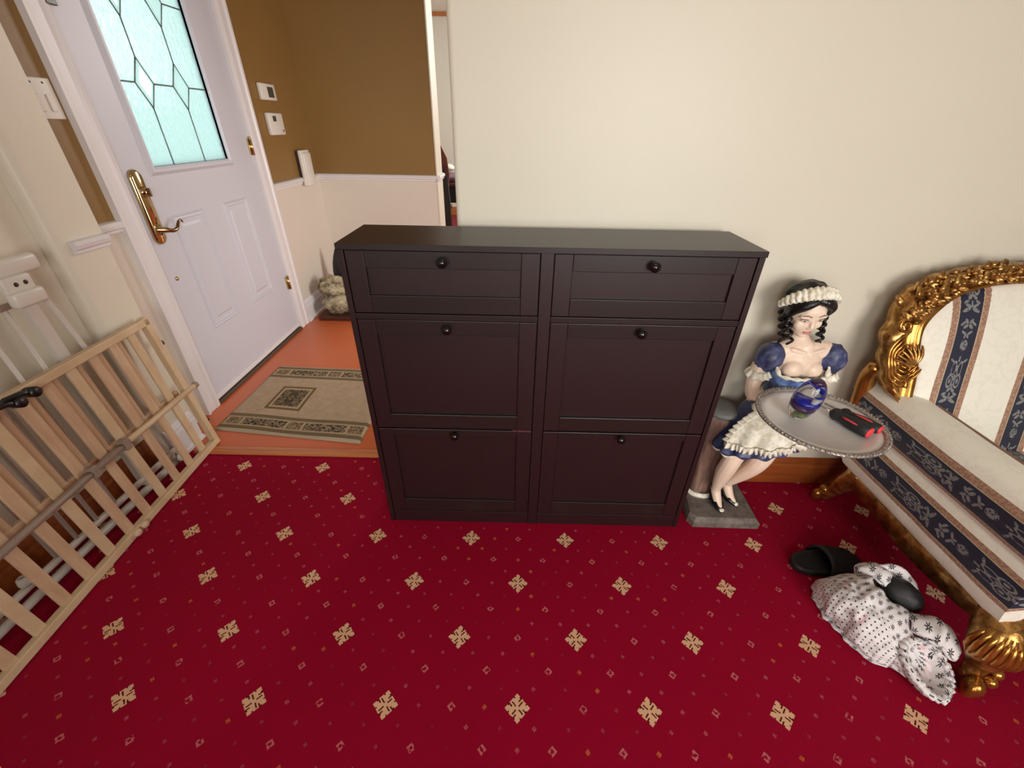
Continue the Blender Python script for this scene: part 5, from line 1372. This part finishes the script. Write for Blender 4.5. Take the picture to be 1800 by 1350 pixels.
def build_bag():
    t = empty('cloth_bag', (1.21, 0.76, 0), 'crumpled white cloth bag with black dot and flower print', 'bag')
    A, B = Vector((1.112, 0.925, 0)), Vector((1.205, 0.665, 0)); d = (B - A).normalized(); s = Vector((-d.y, d.x, 0))
    if s.x < 0: s = -s                                   # toward the chair
    nt, na = 56, 80; rows = []
    wl = lambda f: float(np.interp(f, [0, 0.1, 0.35, 0.7, 0.92, 1], [0.010, 0.045, 0.080, 0.080, 0.062, 0.030]))
    wr = lambda f: float(np.interp(f, [0, 0.1, 0.35, 0.7, 0.92, 1], [0.05, 0.12, 0.185, 0.165, 0.105, 0.055]))
    hh = lambda f: float(np.interp(f, [0, 0.08, 0.3, 0.5, 0.75, 1], [0.030, 0.085, 0.155, 0.165, 0.140, 0.085]))
    for i in range(nt + 1):
        f = i / nt; c = A + (B - A) * f; row = []
        for k in range(na + 1):
            g = k / na; a = math.radians(205) - math.radians(230) * g      # left foot over the top to the right foot
            w = wr(f) if math.cos(a) > 0 else wl(f); H = hh(f)
            x = math.cos(a) * w; z = H * 0.42 + H * 0.60 * math.sin(a)
            wrk = 0.016 * noise.noise(Vector((f * 5, g * 6, 1.0))) + 0.009 * noise.noise(Vector((f * 13, g * 12, 4.0))) + 0.004 * abs(noise.noise(Vector((f * 22, g * 20, 9.0))))
            ff = max(0.0, min(1.0, (f - 0.18) / 0.6)); dip = 0.035 * math.sin(math.pi * ff) * math.exp(-((g - 0.69) / 0.10) ** 2)
            p = c + s * (x + wrk * math.cos(a)) + Vector((0, 0, z + wrk * max(0, math.sin(a)) - dip))
            row.append(Vector((p.x, p.y, max(0.003, p.z))))
        rows.append(row)
    m = MB(); n = na + 1
    vs = [p for r in rows for p in r]; fs = []
    for i in range(nt):
        for k in range(na):
            f, g = (i + 0.5) / nt, (k + 0.5) / na
            if ((f - 0.47) / 0.25) ** 2 + ((g - 0.69) / 0.11) ** 2 < 1 + 0.2 * math.sin(9 * f + 4): continue        # the opening
            fs.append((i * n + k, i * n + k + 1, (i + 1) * n + k + 1, (i + 1) * n + k))
    m.add(vs, fs, True)
    uv = [(g / na * 0.58, i / nt * 0.55) for i in range(nt + 1) for g in range(na + 1)]
    m.build('sack', 'flower_print', t, uv=uv, solid=0.003)
    m = MB(); m.loft([rows[0], [p.lerp(rows[0][na // 2], 0.97) for p in rows[0]]], closed=False); m.build('sack_end', 'flower_print', t, uv=[(k / na * 0.58, 0) for k in range(na + 1)] + [(k / na * 0.58, 0.05) for k in range(na + 1)], solid=0.003)
    m = MB(); m.loft([[Vector((p.x, p.y, 0.004)) for p in (r[0], r[0].lerp(r[na], 0.33), r[0].lerp(r[na], 0.66), r[na])] for r in rows], closed=False); m.build('sack_base', 'flower_print', t, uv=[(k / 3 * 0.3 + 0.3, i / nt * 0.5) for i in range(nt + 1) for k in range(4)], solid=0.002)
    # elastic gathered mouth at the near end, drawn out of the last section of the sack
    c = Vector((1.248, 0.634, 0.060)); ax = Vector((0.08, -0.45, 0.89)).normalized(); e1 = Vector((1, 0.15, 0)); e1 = (e1 - ax * e1.dot(ax)).normalized(); e2 = ax.cross(e1)
    if e2.y < 0: e2 = -e2
    def loop(k, R1, R2, h, ruf=0.0):
        g = k / na; q = 2 * math.pi * g; w = ruf * (math.sin(k * 1.9) + 0.6 * math.sin(k * 0.8 + 1)) + 0.05 * math.sin(3 * q + 1)
        p = c - e2 * math.cos(q) * R2 * (1 + w) - e1 * math.sin(q) * R1 * (1 + w) + ax * (h + ruf * 0.06 * math.sin(k * 1.9 + 0.7))
        return Vector((p.x, p.y, max(0.005, p.z)))
    rows2 = []; uv2 = []; last = rows[-1]
    for j in range(7):
        f = j / 6; e = f * f * (3 - 2 * f); rows2.append([last[k].lerp(loop(k, 0.060, 0.070, -0.022), e) + Vector((0, 0, 0.006 * math.sin(math.pi * f))) for k in range(na + 1)])
    for R1, R2, h, ruf in ((0.064, 0.075, -0.004, 0.05), (0.066, 0.077, 0.008, 0.07), (0.060, 0.071, 0.014, 0.06), (0.052, 0.062, 0.006, 0.03), (0.047, 0.056, -0.010, 0.01), (0.036, 0.044, -0.028, 0.0), (0.018, 0.022, -0.038, 0.0), (0.002, 0.002, -0.040, 0.0)):
        rows2.append([loop(k, R1, R2, h, ruf) for k in range(na + 1)])
    for j in range(len(rows2)):
        for k in range(na + 1):
            uv2.append((k / na * 0.58, 0.55 + 0.018 * j) if j < 8 else (0.45 + rows2[j][k].x * 1.6 - 1.9, 0.3 + rows2[j][k].y * 1.6))
    m = MB(); m.loft(rows2, closed=False); m.build('gathered_mouth', 'flower_print', t, uv=uv2, solid=0.003)
    m = MB(); P = [loop(k, 0.061, 0.072, 0.010, 0.03) for k in range(na)]; P.append(P[0]); m.tube(P, [0.0105 + 0.003 * math.sin(k * 2.1) for k in range(na + 1)], 10, caps=False)
    m.build('elastic_hem', 'flower_print', t, uv=[(k / na * 0.5, 0.4 + 0.01 * q) for k in range(na + 1) for q in range(10)])
    # rolled flap of cloth at the top, cloth wall behind the slipper, loose corner by the chair leg
    def lump(name, path, wid, hgt, seed, off=0.3):
        P = catmull(path, 6); m = MB(); rows = []; uv = []; K = len(P)
        for i, p in enumerate(P):
            f = i / (K - 1); row = []; tdir = (P[min(i + 1, K - 1)] - P[max(i - 1, 0)]).normalized(); sd = tdir.cross(Vector((0, 0, 1))).normalized(); w = wid * (0.25 + 0.75 * math.sin(math.pi * min(1, 0.12 + f * 0.76)))
            for k in range(21):
                a = math.pi * 2 * k / 20; q = 0.010 * noise.noise(Vector((f * 5 + seed, k * 0.35, seed)))
                row.append(p + sd * (w + q) * math.cos(a) + Vector((0, 0, (hgt * (w / wid) + q) * math.sin(a)))); uv.append((off + 0.15 * k / 20, 0.2 + 0.2 * f))
            rows.append(row)
        m.loft(rows, closed=True) if False else m.loft(rows, closed=False); return m.build(name, 'flower_print', t, uv=uv, solid=0.003)
    lump('rolled_flap', [(1.195, 0.905, 0.135), (1.235, 0.885, 0.160), (1.262, 0.850, 0.150), (1.270, 0.815, 0.125)], 0.030, 0.020, 1.0)
    lump('back_fold', [(1.245, 0.900, 0.150), (1.295, 0.885, 0.158), (1.330, 0.850, 0.140), (1.335, 0.800, 0.110)], 0.014, 0.030, 4.0)
    lump('loose_corner', [(1.255, 0.735, 0.110), (1.295, 0.715, 0.125), (1.325, 0.690, 0.118), (1.352, 0.655, 0.085)], 0.044, 0.030, 7.0)
build_bag()

def build_bagged_slipper():
    t = empty('bagged_slipper', (1.29, 0.82, 0.06), 'black slipper poking out of the printed cloth bag', 'slipper')
    c = Vector((1.287, 0.822, 0.128)); RM = Matrix.Rotation(-0.75, 3, 'Z') @ Matrix.Rotation(0.25, 3, 'Y')
    MB().sphere(c, (0.062, 0.043, 0.050), 32, 20, RM, lambda d: 0.07 * noise.noise(d * 2.4) + 0.025 * noise.noise(d * 7)).build('upper', 'black_rubber', t)
    P = [c + RM @ Vector((0.064 * math.cos(a), 0.046 * math.sin(a), -0.028)) for a in np.linspace(-2.2, 2.2, 24)]
    MB().tube(P, 0.009, 8).build('sole_edge', 'black_rubber', t)
build_bagged_slipper()
